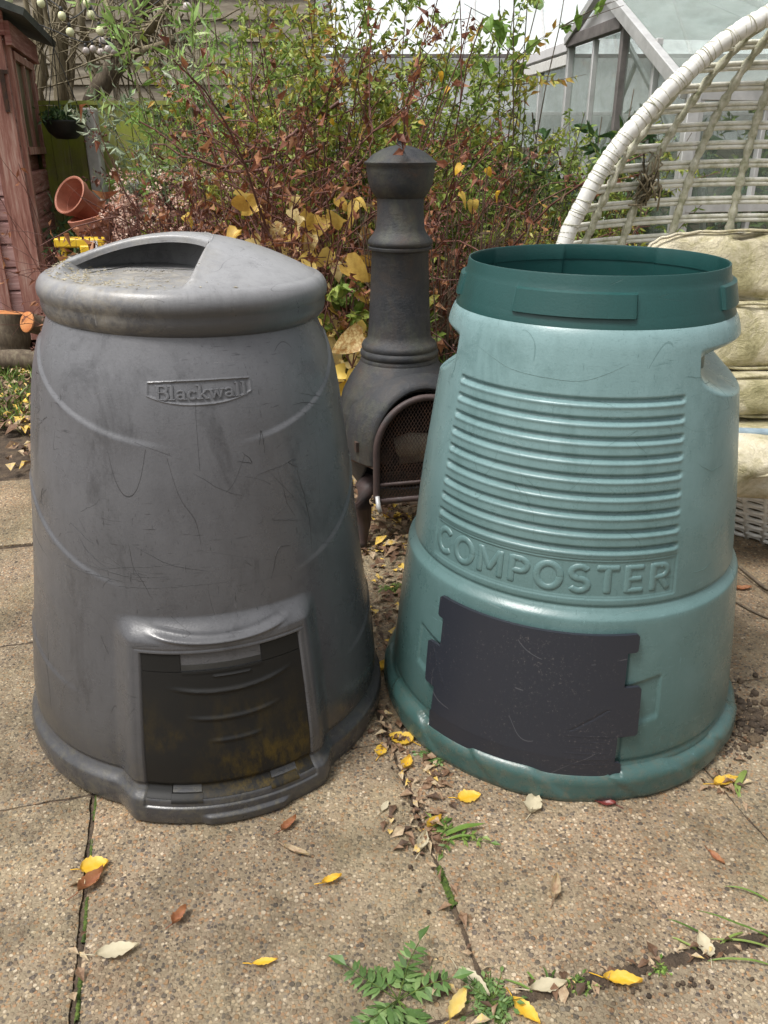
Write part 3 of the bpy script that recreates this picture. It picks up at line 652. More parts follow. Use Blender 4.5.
def mb_(q, h_):
    aa = (q[:, 0]-tw/2)*.144/tw/.265+math.radians(.5); z = .7455+(q[:, 1]-.5)*Hh; return wrap(aa, np.interp(z, BP[:, 0], BP[:, 1])-.0018+h_, z)
ribbons(g, gl, [(-.52, 0), (-.46, .0024), (0, .0027), (.46, .0024), (.52, 0)], mb_, False)
build('raised_lettering', g, 'grey', broot, smooth=False)
# scratches gouged in the bin walls
def marks(par, rf, lines, yaw, mat, nm, w=.0006):
    g = G()
    for L in lines:
        P = smooth_path(L, 24); P += np.cumsum(rng.normal(size=P.shape)*[.10, .0004], 0); a_ = np.radians(P[:, 0]-yaw); t_ = np.linspace(0, 1, len(P))
        g.tube(wrap(a_, rf(a_, P[:, 1])-.0001, P[:, 1]), w*np.sin(PI*(.06+.88*t_))**.5*rng.uniform(.6, 1.2), 4, False)
    build(nm, g, mat, par)['kind'] = 'stuff'
def smooth_path(P, n):
    P = np.array(P, float); d = np.r_[0, np.cumsum(np.linalg.norm(np.diff(P, axis=0), axis=1))]; t = np.linspace(0, d[-1], n)
    Q = np.stack([np.interp(t, d, P[:, k]) for k in range(P.shape[1])], -1)
    for _ in range(3): Q[1:-1] = (Q[:-2]+2*Q[1:-1]+Q[2:])/4
    return Q
M['gouge'] = basic('gouged_plastic', (.018, .018, .019), (.035, .035, .037), 40, .5); M['gouge_green'] = basic('gouged_green_plastic', (.06, .12, .115), (.09, .16, .15), 40, .5)
ln = [[(-33, .485), (-20, .452), (-6, .440)], [(-26, .470), (-14, .461), (4, .452)], [(-22, .446), (-10, .462), (6, .470)], [(-30, .455), (-12, .444), (2, .446)], [(-18, .476), (-8, .448), (-2, .442)], [(-8, .500), (2, .470), (14, .455)],
      [(-47, .29), (-46, .22), (-44, .13)], [(-28, .50), (-25, .475), (-17, .45)], [(48, .60), (51, .50), (50, .44)], [(40, .61), (42, .55), (45, .52)], [(12, .62), (18, .60), (28, .575)], [(-36, .44), (-22, .437), (-9, .433)], [(54, .72), (60, .71), (66, .70)], [(50, .705), (58, .70), (64, .69)]]
for _ in range(26): a0_ = rng.uniform(-60, 75); z0_ = rng.uniform(.40, .72); ln.append([(a0_, z0_), (a0_+rng.normal()*5, z0_+rng.normal()*.01), (a0_+rng.normal()*9, z0_+rng.normal()*.03)])
marks(broot, lambda a, z: rgrey(a, z), ln, 16.5, 'gouge', 'scratches')
ln = [[(-62, .80), (-40, .765), (-15, .758), (0, .79)], [(-30, .60), (-24, .57), (-22, .56)], [(30, .62), (36, .60), (44, .60)]]
for _ in range(22): a0_ = rng.uniform(-80, 55); z0_ = rng.uniform(.42, .79); ln.append([(a0_, z0_), (a0_+rng.normal()*4, z0_+rng.normal()*.012), (a0_+rng.normal()*7, z0_+rng.normal()*.03)])
marks(groot, lambda a, z: rgreen(a, z), ln, -21, 'gouge_green', 'scratches', .00055)
# hatch door
def dr(A, Zz): return rgrey(A, Zz, False)
hroot = None
def dridge(A, Zz):
    d = np.degrees(A); e = 0*d
    for z0, hw, A_ in ((.250, 19, .0034), (.200, 14, .0030), (.158, 8, .0026)):
        zc_ = z0+.00004*d*d; e = e+A_*np.exp(-((Zz-zc_)/.0035)**2)*(1-sm(np.abs(d-2), hw*.5, hw))
    e = e+.002*np.exp(-((Zz-.278)/.0015)**2)*(np.abs(d-2) < 5)
    e = e-.004*((np.abs(np.abs(d-1)-13.0) < 3.8)*(Zz < .068))
    return e
rws = [(z, -22.5, 22.5) for z in np.arange(.050, .2891, .0017)]
hatch = rowsheet(rws, dr, -.0030, .004, 120, 'door', 'hatch_door', broot, dridge)
gE = rowsheet([(z, -22.5, -11.7) for z in np.arange(.2892, .3200, .0015)], dr, -.0030, .004, 24, 'door', 'hatch_ear', hatch)
gE = rowsheet([(z, 10.6, 22.5) for z in np.arange(.2892, .3200, .0015)], dr, -.0030, .004, 24, 'door', 'hatch_ear', hatch)
# finger slot: black gap with a lip
o_ = rowsheet([(z, -11.5, 10.4) for z in np.arange(.2905, .3005, .002)], dr, -.0042, .003, 40, 'black', 'finger_slot', hatch)
o_ = rowsheet([(z, -11.6, 10.5) for z in np.arange(.3005, .3206, .0018)], dr, -.0046, .004, 40, 'grey', 'slot_cover', broot)
o_ = rowsheet([(z, -11.5, 10.4) for z in np.arange(.2855, .2892, .0009)], dr, -.0015, .003, 40, 'door', 'slot_lip', hatch)
for c in (-12, 13.5):
    rowsheet([(z, c-4, c+4) for z in np.arange(.044, .058, .0016)], dr, -.0016, .004, 16, 'door', 'hinge', broot)
rowsheet([(z, -22.7, 22.7) for z in np.arange(.038, .0492, .0016)], dr, -.0030, .004, 60, 'grey', 'threshold', broot)
# lid: height field over a disc
CX, CY = 0.001, 0.0
def lidz(x, y, part=None):
    rho = np.hypot(x, y)/.252
    d = .8835+.071*np.cos(np.clip(rho, 0, 1)*PI/2)**.86
    fl = .8885+.006*(1-rho**2)-.010*y
    # scoop region: x < .085, y < .13 with rounded back corners
    yy = np.where(y < -.06, 0, y+.06); xx = x+.072
    q = (np.sqrt((xx/.128)**2+(yy/.165)**2)-1)*.135
    if part == 'q': return q, (np.sqrt((xx/.128)**2+(yy/.050)**2)-1)*.10, d
    m = 1-sm(q, -.020, .006)
    z = np.where(d > fl, d*(1-m)+fl*m, d)
    return z+.0018*np.exp(-(q/.008)**2)*(d > fl+.012)
nr, na = 150, 480; a = np.linspace(-PI, PI, na, endpoint=False); rr = np.linspace(.0005, .240, nr)
A, R = np.meshgrid(a, rr); X = R*np.sin(A); Yv = -R*np.cos(A)
# scoop turned with the photo: rotate lid plan back to world axes
ly = -math.radians(16.5); Xw = X*math.cos(ly)+Yv*math.sin(ly); Yw = -X*math.sin(ly)+Yv*math.cos(ly)
Xw, Yw = X*math.cos(-ly)-Yv*math.sin(-ly), X*math.sin(-ly)+Yv*math.cos(-ly)
ZL = lidz(Xw, Yw); P = np.stack([X, Yv, ZL], -1)
edgez = ZL[-1]; rows = [P]
for r, z in ((.2475, .8900), (.2545, .8850), (.2595, .8775), (.2618, .8690), (.2612, .8600), (.2580, .8535), (.2572, .8505), (.2578, .8440), (.2565, .8360), (.2535, .8280), (.248, .8215), (.242, .8175), (.236, .8180), (.228, .820)):
    rows.append(np.stack([r*np.sin(a), -r*np.cos(a), z+0*a], -1)[None])
g = G(); g.grid(np.concatenate(rows), wrap=True)
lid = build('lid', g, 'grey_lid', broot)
tx = np.linspace(.006, PI-.006, 90); g = G(); rows = []
for s_ in np.linspace(0, 1, 26):      # from the lip (small ellipse) to just past the back wall (large ellipse)
    rx = .128+(.1345-.128)*s_; ry = .050+(.1725-.050)*s_; xw_ = -.072-rx*np.cos(tx); yw_ = -.06+ry*np.sin(tx)
    rho_ = np.hypot(xw_, yw_)/.252; zz_ = .8835+.071*np.cos(np.clip(rho_, 0, 1)*PI/2)**.86+.0006
    e_ = (1-s_)**6; zz_ = zz_-.004*e_
    rows.append(np.stack([xw_*math.cos(ly)-yw_*math.sin(ly), xw_*math.sin(ly)+yw_*math.cos(ly), np.maximum(zz_, lidz(xw_, yw_)+.0004)], -1))
lip = rows[0]; rows = [lip+np.array([0, 0, -.011])+0*lip, lip+np.array([0, 0, -.009]), lip+np.array([0, 0, -.004])]+rows
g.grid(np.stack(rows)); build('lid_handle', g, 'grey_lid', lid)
lid.location = (CX, 0, .004); lid.scale = (.957, .957, 1); lid.rotation_euler = (0, math.radians(.4), 0)
# moulded line and writing in the scoop
v, f = textmesh('ROTATE', .022, .085, .0012, 0, .02, 1.0)
ca, sa = math.cos(ly), math.sin(ly)
def lidpt(xw, yw, dz): # world-aligned plan -> lid local
    return np.stack([xw*ca-yw*sa, xw*sa+yw*ca, lidz(xw, yw)+dz], -1)
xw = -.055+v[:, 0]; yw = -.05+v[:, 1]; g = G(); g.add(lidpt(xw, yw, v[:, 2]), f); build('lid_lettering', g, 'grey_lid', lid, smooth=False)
g = G()
for p, q in (((-.150, -.085), (-.11, .0)), ((-.11, .0), (.025, -.03))):
    t = np.linspace(0, 1, 30); x_ = p[0]+(q[0]-p[0])*t; y_ = p[1]+(q[1]-p[1])*t
    g.tube(lidpt(x_, y_, .0002), .0013, 6)
build('moulded_line', g, 'black', lid)
# grit and bits of straw lying on the lid
g = G(); k = 420; th = rng.normal(205, 34, k); rad = .238-np.abs(rng.normal(0, .045, k)); th = np.radians(th)
x_ = rad*np.cos(th); y_ = rad*np.sin(th); pts = lidpt(x_, y_, .0008); D = rng.normal(size=(k, 3))*[1, 1, .06]
g.leaves(pts, D, rng.uniform(.003, .011, k), rng.uniform(.001, .0035, k), 'std', None, 0, up=Z)
o = build('straw_bits', g, 'l_tan', lid)
o['kind'] = 'stuff'

# ------------------------------------------------------------------ chimenea
cr = thing('chimenea', 'dark cast iron chimenea with domed cap and mesh door behind the bins', 'patio stove', (.044, 2.32, 0), math.radians(12))
def lp(name, prof, n, mat, par, **k): gg = G(); gg.lathe(prof, n); return sharp(build(name, gg, mat, par), 45)
lp('neck', [(.110, .535), (.112, .545), (.108, .552), (.112, .558), (.112, .568), (.106, .574), (.109, .582), (.105, .592), (.092, .602), (.089, .62), (.083, .72), (.078, .84), (.080, .843), (.086, .846), (.087, .852), (.083, .855), (.088, .860), (.088, .868), (.080, .878), (.072, .888), (.066, .90), (.063, .94), (.063, .978), (.060, .98)], 64, 'iron', cr)
lp('cap', [(.05, .970), (.066, .978), (.078, .995), (.086, .1015*10), (.090, 1.045), (.092, 1.056), (.096, 1.060), (.0965, 1.064), (.090, 1.068), (.074, 1.082), (.050, 1.095), (.028, 1.102), (.012, 1.105), (.010, 1.112), (.012, 1.116), (.008, 1.124), (.0005, 1.127)], 64, 'iron', cr)
# belly with arched mouth cut out
na = 256; aa = np.linspace(-PI, PI, na, endpoint=False); zb = np.linspace(.12, .545, 110)
zpr = [.12, .15, .20, .27, .34, .40, .45, .49, .52, .545]; rpr = [.06, .115, .148, .170, .180, .178, .165, .145, .125, .108]
fr = math.radians(10)     # mouth direction, to the right of the camera
def rbelly(z): return np.interp(z, zpr, rpr)
v = []; 
A, ZZ = np.meshgrid(aa, zb); RB = rbelly(ZZ); P = wrap(A, RB, ZZ); g = G(); k0 = 0
xm = RB*np.sin(A-fr); front = np.cos(A-fr) > 0
cut = front & (((xm/.142)**2+(np.clip(ZZ-.33, 0, 1)/.155)**2) < 1) & (ZZ > .19) & (np.abs(xm) < .142)
n = na; idx = np.arange(len(zb))[:, None]*n+np.arange(n)[None]
fl = []
for i in range(len(zb)-1):
    for j in range(n):
        j2 = (j+1) % n
        if cut[i, j] and cut[i, j2] and cut[i+1, j] and cut[i+1, j2]: continue
        fl.append((idx[i, j], idx[i, j2], idx[i+1, j2], idx[i+1, j]))
g.add(P.reshape(-1, 3), fl); belly = build('belly', g, 'iron', cr)
m_ = belly.modifiers.new('thick', 'SOLIDIFY'); m_.thickness = .008; m_.offset = -1
fd = np.array([math.sin(fr), -math.cos(fr), 0]); sd = np.array([math.cos(fr), math.sin(fr), 0])
# hood: arched collar standing out round the mouth
rows = []
t = np.linspace(0, PI, 60)
def arch(wd, ht, zb_, out, extra=0):
    pts = [sd*(-wd)*1+Z*(.215)]; 
    return np.array([sd*(-wd*math.cos(q))+Z*(zb_+ht*math.sin(q)) for q in t])+fd*out
legl = lambda wd, out: (np.array([sd*(-wd)+Z*z+fd*out for z in np.linspace(.288, .326, 6)]), np.array([sd*(wd)+Z*z+fd*out for z in np.linspace(.326, .288, 6)]))
def path(wd, ht, out): L, R = legl(wd, out); return np.concatenate([L, arch(wd, ht, .33, out), R])
g = G(); g.grid(np.stack([path(.186, .215, .045), path(.184, .208, .085), path(.174, .196, .125), path(.158, .180, .155), path(.146, .168, .168), path(.140, .162, .166), path(.140, .162, .100)]))
build('mouth_hood', g, 'iron', cr)
for sg in (-1, 1):
    g = G(); g.bar(sd*.187*sg+Z*.287+fd*.045, sd*.141*sg+Z*.287+fd*.166, .012, .014); build('hood_ledge', g, 'rust', cr, smooth=False)
g = G(); g.box(sd*-.176+Z*.335+fd*.118, sd*.006, fd*.008, Z*.014); build('hinge_lug', g, 'rust', cr, smooth=False)
g = G(); g.lathe([(z_ and r_-.014, z_) for z_, r_ in zip(zpr, rpr)], 48); M['soot'] = basic('soot', (.006, .006, .006), (.016, .014, .013), 30, .95)
v_ = g.v[0]; xm_ = v_[:, 0]*math.cos(fr)+v_[:, 1]*math.sin(fr); fc = v_[:, 0]*math.sin(fr)-v_[:, 1]*math.cos(fr) > 0
g.f = [q for q in g.f if not all(fc[i] and abs(xm_[i]) < .15 and v_[i, 2] > .18 for i in q)]; build('fire_lining', g, 'soot', cr)
for c_ in ():
    q = np.linspace(-24, 24, 30); zz_ = .925+.03*(q/24)**2; rr_ = np.interp(zz_, [.90, .94, .98], [.067, .0645, .0635]); a_ = np.radians(c_+q); g = G(); g.tube(np.stack([rr_*np.sin(a_), -rr_*np.cos(a_), zz_], -1), .0018, 6); build('garland', g, 'iron', cr)
# mesh door, ajar
dro = bpy.data.objects.new('door', None); COL.objects.link(dro); dro.parent = cr
hinge = sd*-.142+fd*.178; dro.location = hinge; dro.rotation_euler = (math.radians(0), 0, fr+math.radians(-9))
g = G(); W = .142
pts = [(0, 0, z) for z in np.linspace(.185, .33, 10)]+[(W-W*math.cos(q), 0, .33+.150*math.sin(q)) for q in np.linspace(.05, PI, 40)]+[(2*W, 0, z) for z in np.linspace(.32, .185, 10)]
g.tube(np.array(pts), .0095, 10)
g.bar((0, 0, .185), (2*W, 0, .185), .010, .016); g.bar((0, 0, .235), (2*W, 0, .235), .008, .010)
o = build('door_frame', g, 'ironleg', dro)
g = G()
for sgn in (-1, 1):
    for c in np.arange(-.5, .9, .0165):
        # line z = c + sgn*x*1.6 clipped to arch
        xs_ = np.linspace(0, 2*W, 90); z_ = c+sgn*xs_*1.7+.0
        top_ = .33+.150*np.sqrt(np.clip(1-((xs_-W)/W)**2, 0, 1)); ok = (z_ > .185) & (z_ < top_)
        if ok.sum() > 3:
            x_ = xs_[ok]; g.tube(np.stack([x_[[0, -1]], (.0006*sgn)+0*x_[[0, -1]], z_[ok][[0, -1]]], -1), .0009, 4, False)
build('mesh', g, 'rust', dro)
g = G(); g.tube([(.0, -.01, .205), (.0, -.025, .18), (.004, -.03, .165)], [.006, .007, .006], 8); build('latch', g, 'alu', dro)
for q in (-150, -30, 90):
    g = G(); q = math.radians(q+8); d = np.array([math.cos(q), math.sin(q), 0])
    pts = [d*.125+Z*.20, d*.155+Z*.185, d*.168+Z*.13, d*.165+Z*.07, d*.175+Z*.02, d*.18+Z*.0]
    g.tube(pts, [.030, .032, .028, .022, .018, .020], 12); build('leg', g, 'ironleg', cr)
o = thing('firewood', 'pale split log lying inside the stove behind its mesh door', 'log', (.095, 2.25, .235))
g = G(); g.tube([(-.06, 0, .06), (-.02, .0, .07), (.08, .02, .075)], [.028, .036, .022], 9); g.tube([(-.05, .05, .02), (.08, .06, .03)], .03, 8)
build('log', g, 'stoneash', o)

# ------------------------------------------------------------------ egg chair
cx, cy = 1.14, 2.42
ch = thing('egg_chair', 'large white cane egg chair with mossy bindings behind the green bin', 'chair', (cx, cy, 0))
hp = [(558, 246), (566, 222), (575, 205), (588, 180), (602, 157), (620, 132), (640, 110), (664, 84), (690, 60), (715, 38), (742, 20), (766, 7)]
H = [aty(px-0, py, 2.40+.0*i) for i, (px, py) in enumerate(hp)]
H = [(p[0]+.012, p[2]-.015) for p in H]
H = [(.445, .45), (.43, .60), (.44, .74)]+H+[(1.04, 1.455), (1.14, 1.468)]
H = [(x, z) for x, z in H]
Hf = [(.62, .26), (.50, .34)]+H; Hf = Hf+[(2*cx-x, z) for x, z in Hf[::-1][1:]]
def smooth_path(P, n):
    P = np.array(P, float); d = np.r_[0, np.cumsum(np.linalg.norm(np.diff(P, axis=0), axis=1))]; t = np.linspace(0, d[-1], n)
    Q = np.stack([np.interp(t, d, P[:, k]) for k in range(P.shape[1])], -1)
    for _ in range(3): Q[1:-1] = (Q[:-2]+2*Q[1:-1]+Q[2:])/4
    return Q
hoopY = lambda z: .06-.10*z+.05 if False else -.02+.0*z
HP = smooth_path(Hf, 400); HPc = np.stack([HP[:, 0]-cx, np.full(len(HP), -.02), HP[:, 1]], -1)
g = G(); n_ = len(HPc); rad = .0225+.0008*np.sin(np.arange(n_)*2.4)+rng.normal(size=n_)*.0006
g.tube(HPc, rad, 14); build('hoop', g, 'white_wrap', ch)
# wrapping grooves as fine dark lines
g = G(); T = np.gradient(HPc, axis=0); T /= np.linalg.norm(T, axis=1)[:, None]
for i in range(4, n_-4, 1):
    if rng.random() < .75:
        c = HPc[i]; tn = T[i]; tn = tn+rng.normal(size=3)*.12; tn /= np.linalg.norm(tn); a_ = np.cross(tn, [0, 1, 0]); a_ /= np.linalg.norm(a_); b_ = np.cross(tn, a_)
        q = np.linspace(0, 2*PI, 15); g.tube(c+.0228*(np.cos(q)[:, None]*a_+np.sin(q)[:, None]*b_), .0011, 4, False)
build('wrapping', g, M['mosscane'], ch)
# concave back: point on bowl for hoop-plane position
xc = lambda z: np.interp(z, [.25, .45, .6, .74, .84, .942, 1.054, 1.173, 1.287, 1.375, 1.41, 1.45, 1.47], [.52, .695, .71, .70, .65, .61, .555, .467, .355, .245, .18, .09, .01])*.985
def bowl(x, z):
    w = np.maximum(xc(z), .02); t = np.clip(np.abs(x)/w, 0, 1); zz = np.clip((z-.25)/1.23, 0, 1)
    dep = .20*np.sqrt(np.clip(1-t**2, 0, 1))*np.clip(1-(2*zz-1)**4, 0, 1)**.5
    return np.stack([x, -.02+dep, z-.05*dep*0], -1)
zr_ = np.arange(.30, 1.44, .0505)
for i, z in enumerate(zr_):
    w = float(xc(z)); x = w*np.sin(np.linspace(-PI/2, PI/2, 50)); g = G(); P = bowl(x, np.full(50, z)-.02*np.abs(x/w)**2)
    for dz in (-.006, .006): g.tube(P+[0, 0, dz+0], .0065, 6)
    build('rung', g, 'cane', ch)
for t0 in (-.86, -.67, -.43, -.15, .15, .43, .67, .86):
    z = np.linspace(.27, 1.42, 90); x = t0*np.array([float(xc(q)) for q in z]); P = bowl(x, z); P[:, 1] -= .008
    g = G(); g.tube(P, .0105+.0028*np.sin(np.arange(90)*1.9)+rng.random(90)*.002, 8); build('upright', g, 'mosscane', ch)
g = G(); q = bowl(np.array([-.67*float(xc(1.0))]), np.array([1.0]))[0]
for k in range(14): g.tube(q+rng.normal(size=(5, 3))*[.02, .01, .035]+[0, -.03, 0], .003, 5)
build('tangled_binding', g, 'ivybark', ch)
# woven foot
g = G(); b0 = np.array([.17, .0, 0])
for k in range(34):
    q = 2*PI*k/34; d = np.array([math.cos(q), math.sin(q), 0])
    g.tube([b0+d*.26+Z*.0, b0+d*.31+Z*.12, b0+d*.41+Z*.27], .0085, 7)
build('foot_stake', g, 'white_wrap', ch).name = 'foot_stakes'
g = G()
for k in range(16):
    z = .012+k*.0145; r = np.interp(z, [0, .12, .27], [.262, .312, .41]); q = np.linspace(0, 2*PI, 137)
    g.tube(np.stack([b0[0]+(r+.008*np.sin(q*17+k*PI))*np.cos(q), b0[1]+(r+.008*np.sin(q*17+k*PI))*np.sin(q), z+0*q], -1), .0062, 6, False)
build('foot_weave', g, 'white_wrap', ch)
g = G(); q = np.linspace(0, 2*PI, 90); g.tube(np.stack([.05+.50*np.cos(q), .02+.36*np.sin(q), .285+0*q], -1), .02, 10, False)
build('seat_ring', g, 'cane', ch)
# cushions
def cushion(name, lab, c, hx, hy, hz, seams=(), rotx=0, lumps=.02, rz=0):
    n1, n2 = 90, 60; th = np.linspace(-PI/2, PI/2, n2); ph = np.linspace(-PI, PI, n1, endpoint=False)
    PH, THh = np.meshgrid(ph, th)
    se = lambda w, m: np.sign(w)*np.abs(w)**m
    x = hx*se(np.cos(THh), .4)*se(np.cos(PH), .3); y = hy*se(np.cos(THh), .5)*se(np.sin(PH), .5); z = hz*se(np.sin(THh), .65)
    L = 0
    for k in range(6): L = L+math.sin(k*1.7+c[0]*9)*np.sin(x*(9+k*5)+k)*np.sin(z*(14+k*6)+k*2+c[2]*7)*np.cos(y*12+k)
    y = y-L*lumps*.5*(hy/.1)
    for s_ in seams: y = y*(1-.55*np.exp(-((x-s_)/.014)**2)); z = z*(1-.06*np.exp(-((x-s_)/.03)**2))
    P = np.stack([x, y, z], -1)
    cr_, sr_ = math.cos(rotx), math.sin(rotx); P = np.stack([P[..., 0], P[..., 1]*cr_-P[..., 2]*sr_, P[..., 1]*sr_+P[..., 2]*cr_], -1)
    cz, sz = math.cos(rz), math.sin(rz); P = np.stack([P[..., 0]*cz-P[..., 1]*sz, P[..., 0]*sz+P[..., 1]*cz, P[..., 2]], -1)
    g = G(); g.grid(P, wrap=True); o = build(name, g, 'cushion'); o.location = c
    g = G(); q = np.linspace(0, 2*PI, 120); px_ = hx*1.0*se(np.cos(q), .4); pz_ = hz*1.0*se(np.sin(q), .45)+.002*np.sin(q*23)
    Pp = np.stack([px_, -hy*.80+0*q, pz_*.93], -1) if hy < .2 else np.stack([px_, hy*se(np.sin(q), .5), hz*.15+.004*np.sin(q*17)], -1)
    Pp = np.stack([Pp[:, 0], Pp[:, 1]*cr_-Pp[:, 2]*sr_, Pp[:, 1]*sr_+Pp[:, 2]*cr_], -1); g.tube(Pp, .0045, 6, False); build('piping', g, 'cushion', o)
    return tag(o, lab, 'cushion', None)
cushion('cushion', 'long algae stained cushion at the top of the chair back', (1.24, 2.44, .775), .50, .085, .105, (-.22, .02), math.radians(-14))
cushion('cushion', 'stained cushion roll just under the top back cushion', (1.25, 2.36, .60), .48, .09, .095, (-.1,), math.radians(-10))
cushion('cushion', 'pale yellowed cushion below the back rolls, above a blue strap', (1.26, 2.29, .455), .46, .12, .06, (.1,), math.radians(-6), .015)
cushion('cushion', 'thick mossy seat cushion resting low over the woven foot', (1.27, 2.30, .30), .46, .33, .095, (), 0, .012)
g = G(); g.tube(smooth_path([(.90, 2.13, .385), (1.15, 2.08, .392), (1.45, 2.03, .39), (1.8, 2.05, .388), (2.0, 2.15, .385)], 40), .013, 8)
tag(build('strap', g, 'bluefab'), 'blue grey fabric strap lying between the chair cushions', 'strap')

# ------------------------------------------------------------------ shed
K = aty(42, 270, 4.9); K[2] = 0
def shedboards(g, p0, d, nrm, L, z0, z1, bh, skip=None):
    z = z0
    while z < z1-1e-6:
        zt = min(z+bh, z1)
        segs = [(0, L)]
        if skip and zt > skip[2]+.01 and z < skip[3]-.01: segs = [(0, skip[0]), (skip[1], L)]
        for s0_, s1_ in segs:
            if s1_-s0_ < .01: continue
            pr = [(0, z+.003), (.014, z+.003), (.016, z+.010), (.016, zt-.018), (.003, zt-.004), (0, zt-.004)]
            A_ = [p0+d*s0_+nrm*o_+Z*q for o_, q in pr]; B_ = [p0+d*s1_+nrm*o_+Z*q for o_, q in pr]; n = len(pr)
            g.add(A_+B_, [(i, (i+1) % n, n+(i+1) % n, n+i) for i in range(n)]+[tuple(range(n))[::-1], tuple(range(n, 2*n))], rng.random())
        z = zt
far = onplane(62, 262, K, U)      # far end of the side wall: on the plane through K with normal U
Ls = float(np.dot(far-K, V)); Ls = max(Ls, .8)
eave = aty(46, 52, (K+V*Ls)[1]+.0)[2]+.02
sh = thing('shed', 'weathered red brown timber shed with felt roof at the left', 'shed', tuple(K))
zE = float(eave); Wd = 2.2
g = G(); shedboards(g, K, -U, -V, Wd, .08, zE+.05, .128); build('front_boards', g, 'shedpink', sh, smooth=False, world=True)
wz0 = float(onplane(50, 150, K, U)[2]); wy = float(np.dot(onplane(24, 80, K, U)-K, V)); 
wS0, wS1 = .10, Ls*.80; wz1 = zE-.12
g = G(); shedboards(g, K, V, U, Ls, .08, zE-.02, .128, (wS0, wS1, wz0, wz1+.0)); build('side_boards', g, 'shed', sh, smooth=False, world=True)
g = G(); g.box(K-U*Wd/2+V*Ls/2+Z*(zE/2)-V*0-U*.01+V*.01, U*(Wd/2-.02), V*(Ls/2-.02), Z*(zE/2-.04)); build('wall_core', g, 'shed', sh, smooth=False, world=True)
win = G(); 
for s_ in (wS0, (wS0+wS1)/2, wS1): win.bar(K+V*s_+U*.012+Z*(wz0-.02), K+V*s_+U*.012+Z*(wz1+.02), .04, .03, up=U)
for z_ in (wz0, wz1): win.bar(K+V*(wS0-.02)+U*.014+Z*z_, K+V*(wS1+.02)+U*.014+Z*z_, .035, .04, up=Z)
w_o = build('window', win, 'shedpost', sh, smooth=False, world=True)
M['mossglass'] = basic('algae_covered_glass', (.07, .075, .035), (.16, .16, .085), 7, .3, .1, stretch=(1, 1, .4))
gg = G(); gg.box(K+V*(wS0+wS1)/2+U*.004+Z*(wz0+wz1)/2, V*(wS1-wS0)/2, U*.003, Z*(wz1-wz0)/2); build('pane', gg, 'mossglass', w_o, smooth=False, world=True)
g = G(); g.bar(K-U*.066-V*.03+Z*.05, K-U*.066-V*.03+Z*(zE+.02), .128, .026, up=V); g.bar(K+U*.012+V*.02+Z*.05, K+U*.012+V*.02+Z*(zE-.03), .05, .03, up=U)
g.bar(K-U*.22-V*.026+Z*.05, K-U*.22-V*.026+Z*zE, .05, .02, up=V)
bevel(build('corner_post', g, 'shedpost', sh, smooth=False, world=True), .003)
g = G(); g.bar(K+U*.03-V*.05+Z*(zE-.03), K+U*.03+V*(Ls+.05)+Z*(zE-.03), .03, .11, up=Z); g.bar(K-U*Wd-V*.04+Z*(zE+.02), K+U*.02-V*.04+Z*(zE+.02), .03, .12, up=Z)
build('eaves_board', g, 'shed', sh, smooth=False, world=True)
g = G(); e0 = K+U*.14-V*.22+Z*(zE+.03); e1 = K+U*.14+V*(Ls+.25)+Z*(zE+.03); r0 = e0-U*1.25+Z*.42; r1 = e1-U*1.25+Z*.42; nn = np.cross(e1-e0, r0-e0); nn /= np.linalg.norm(nn); nn = nn if nn[2] > 0 else -nn
c = [e0, e1, r1, r0]; g.add([p for p in c]+[p+nn*.035 for p in c], [(0, 1, 2, 3), (4, 7, 6, 5), (0, 4, 5, 1), (1, 5, 6, 2), (2, 6, 7, 3), (3, 7, 4, 0)])
l0, l1 = r0-U*1.25-Z*.42, r1-U*1.25-Z*.42; c = [r0, r1, l1, l0]; g.add([p+Z*.001 for p in c]+[p+Z*.036 for p in c], [(0, 1, 2, 3), (4, 7, 6, 5), (0, 4, 5, 1), (1, 5, 6, 2), (2, 6, 7, 3), (3, 7, 4, 0)])
build('roof', g, 'roof', sh, smooth=False, world=True)
g = G(); g.bar(K-U*.03-V*.052+Z*(zE-.40), K-U*.03-V*.052+Z*(zE-.20), .022, .018, up=V); g.bar(K-U*.06-V*.052+Z*(zE-.21), K-U*.0-V*.052+Z*(zE-.21), .018, .02, up=V)
build('door_catch', g, 'rust', sh, smooth=False, world=True)
# gable front infill
g = G(); p = [K-V*.0+Z*(zE), K-U*Wd+Z*zE, K-U*(Wd/2)+Z*(zE+.38)]; g.add(p+[q+V*.03 for q in p], [(0, 1, 2), (5, 4, 3), (0, 3, 4, 1), (1, 4, 5, 2), (2, 5, 3, 0)]); build('gable', g, 'shedpink', sh, smooth=False, world=True)

# logs and edging in front of the shed
def log(lab, a, b, r, mat='bark', cutc='cutwood', nm='log'):
    a, b = np.array(a, float), np.array(b, float); o = thing(nm, lab, 'log', tuple(a))
    g = G(); t = np.linspace(0, 1, 9)[:, None]; P = a+(b-a)*t+rng.normal(size=(9, 3))*r*.06; P[0] = a; P[-1] = b
    g.tube(P, r*(1+.05*rng.normal(size=9)), 14, False); build('bark', g, mat, o, world=True)
    d = (b-a)/np.linalg.norm(b-a)
    for c, s_ in ((a, -1), (b, 1)): g = G(); g.lathe([(r*1.0, 0), (r*.9, .003), (r*.6, .004), (.001, .004)], 20, c=c, axis=d*s_); build('cut_end', g, cutc, o, world=True)
q = gnd(27, 345); q = aty(27, 322, 4.05)
log('cut branch with bright orange end poking out by the shed post', q, q+np.array([.22, .38, -.17]), .052)
q = aty(10, 318, 4.4); log('thick mossy log standing on end against the shed boards', (q[0]-.05, q[1], 0), (q[0]-.02, q[1]+.03, q[2]+.02), .11)
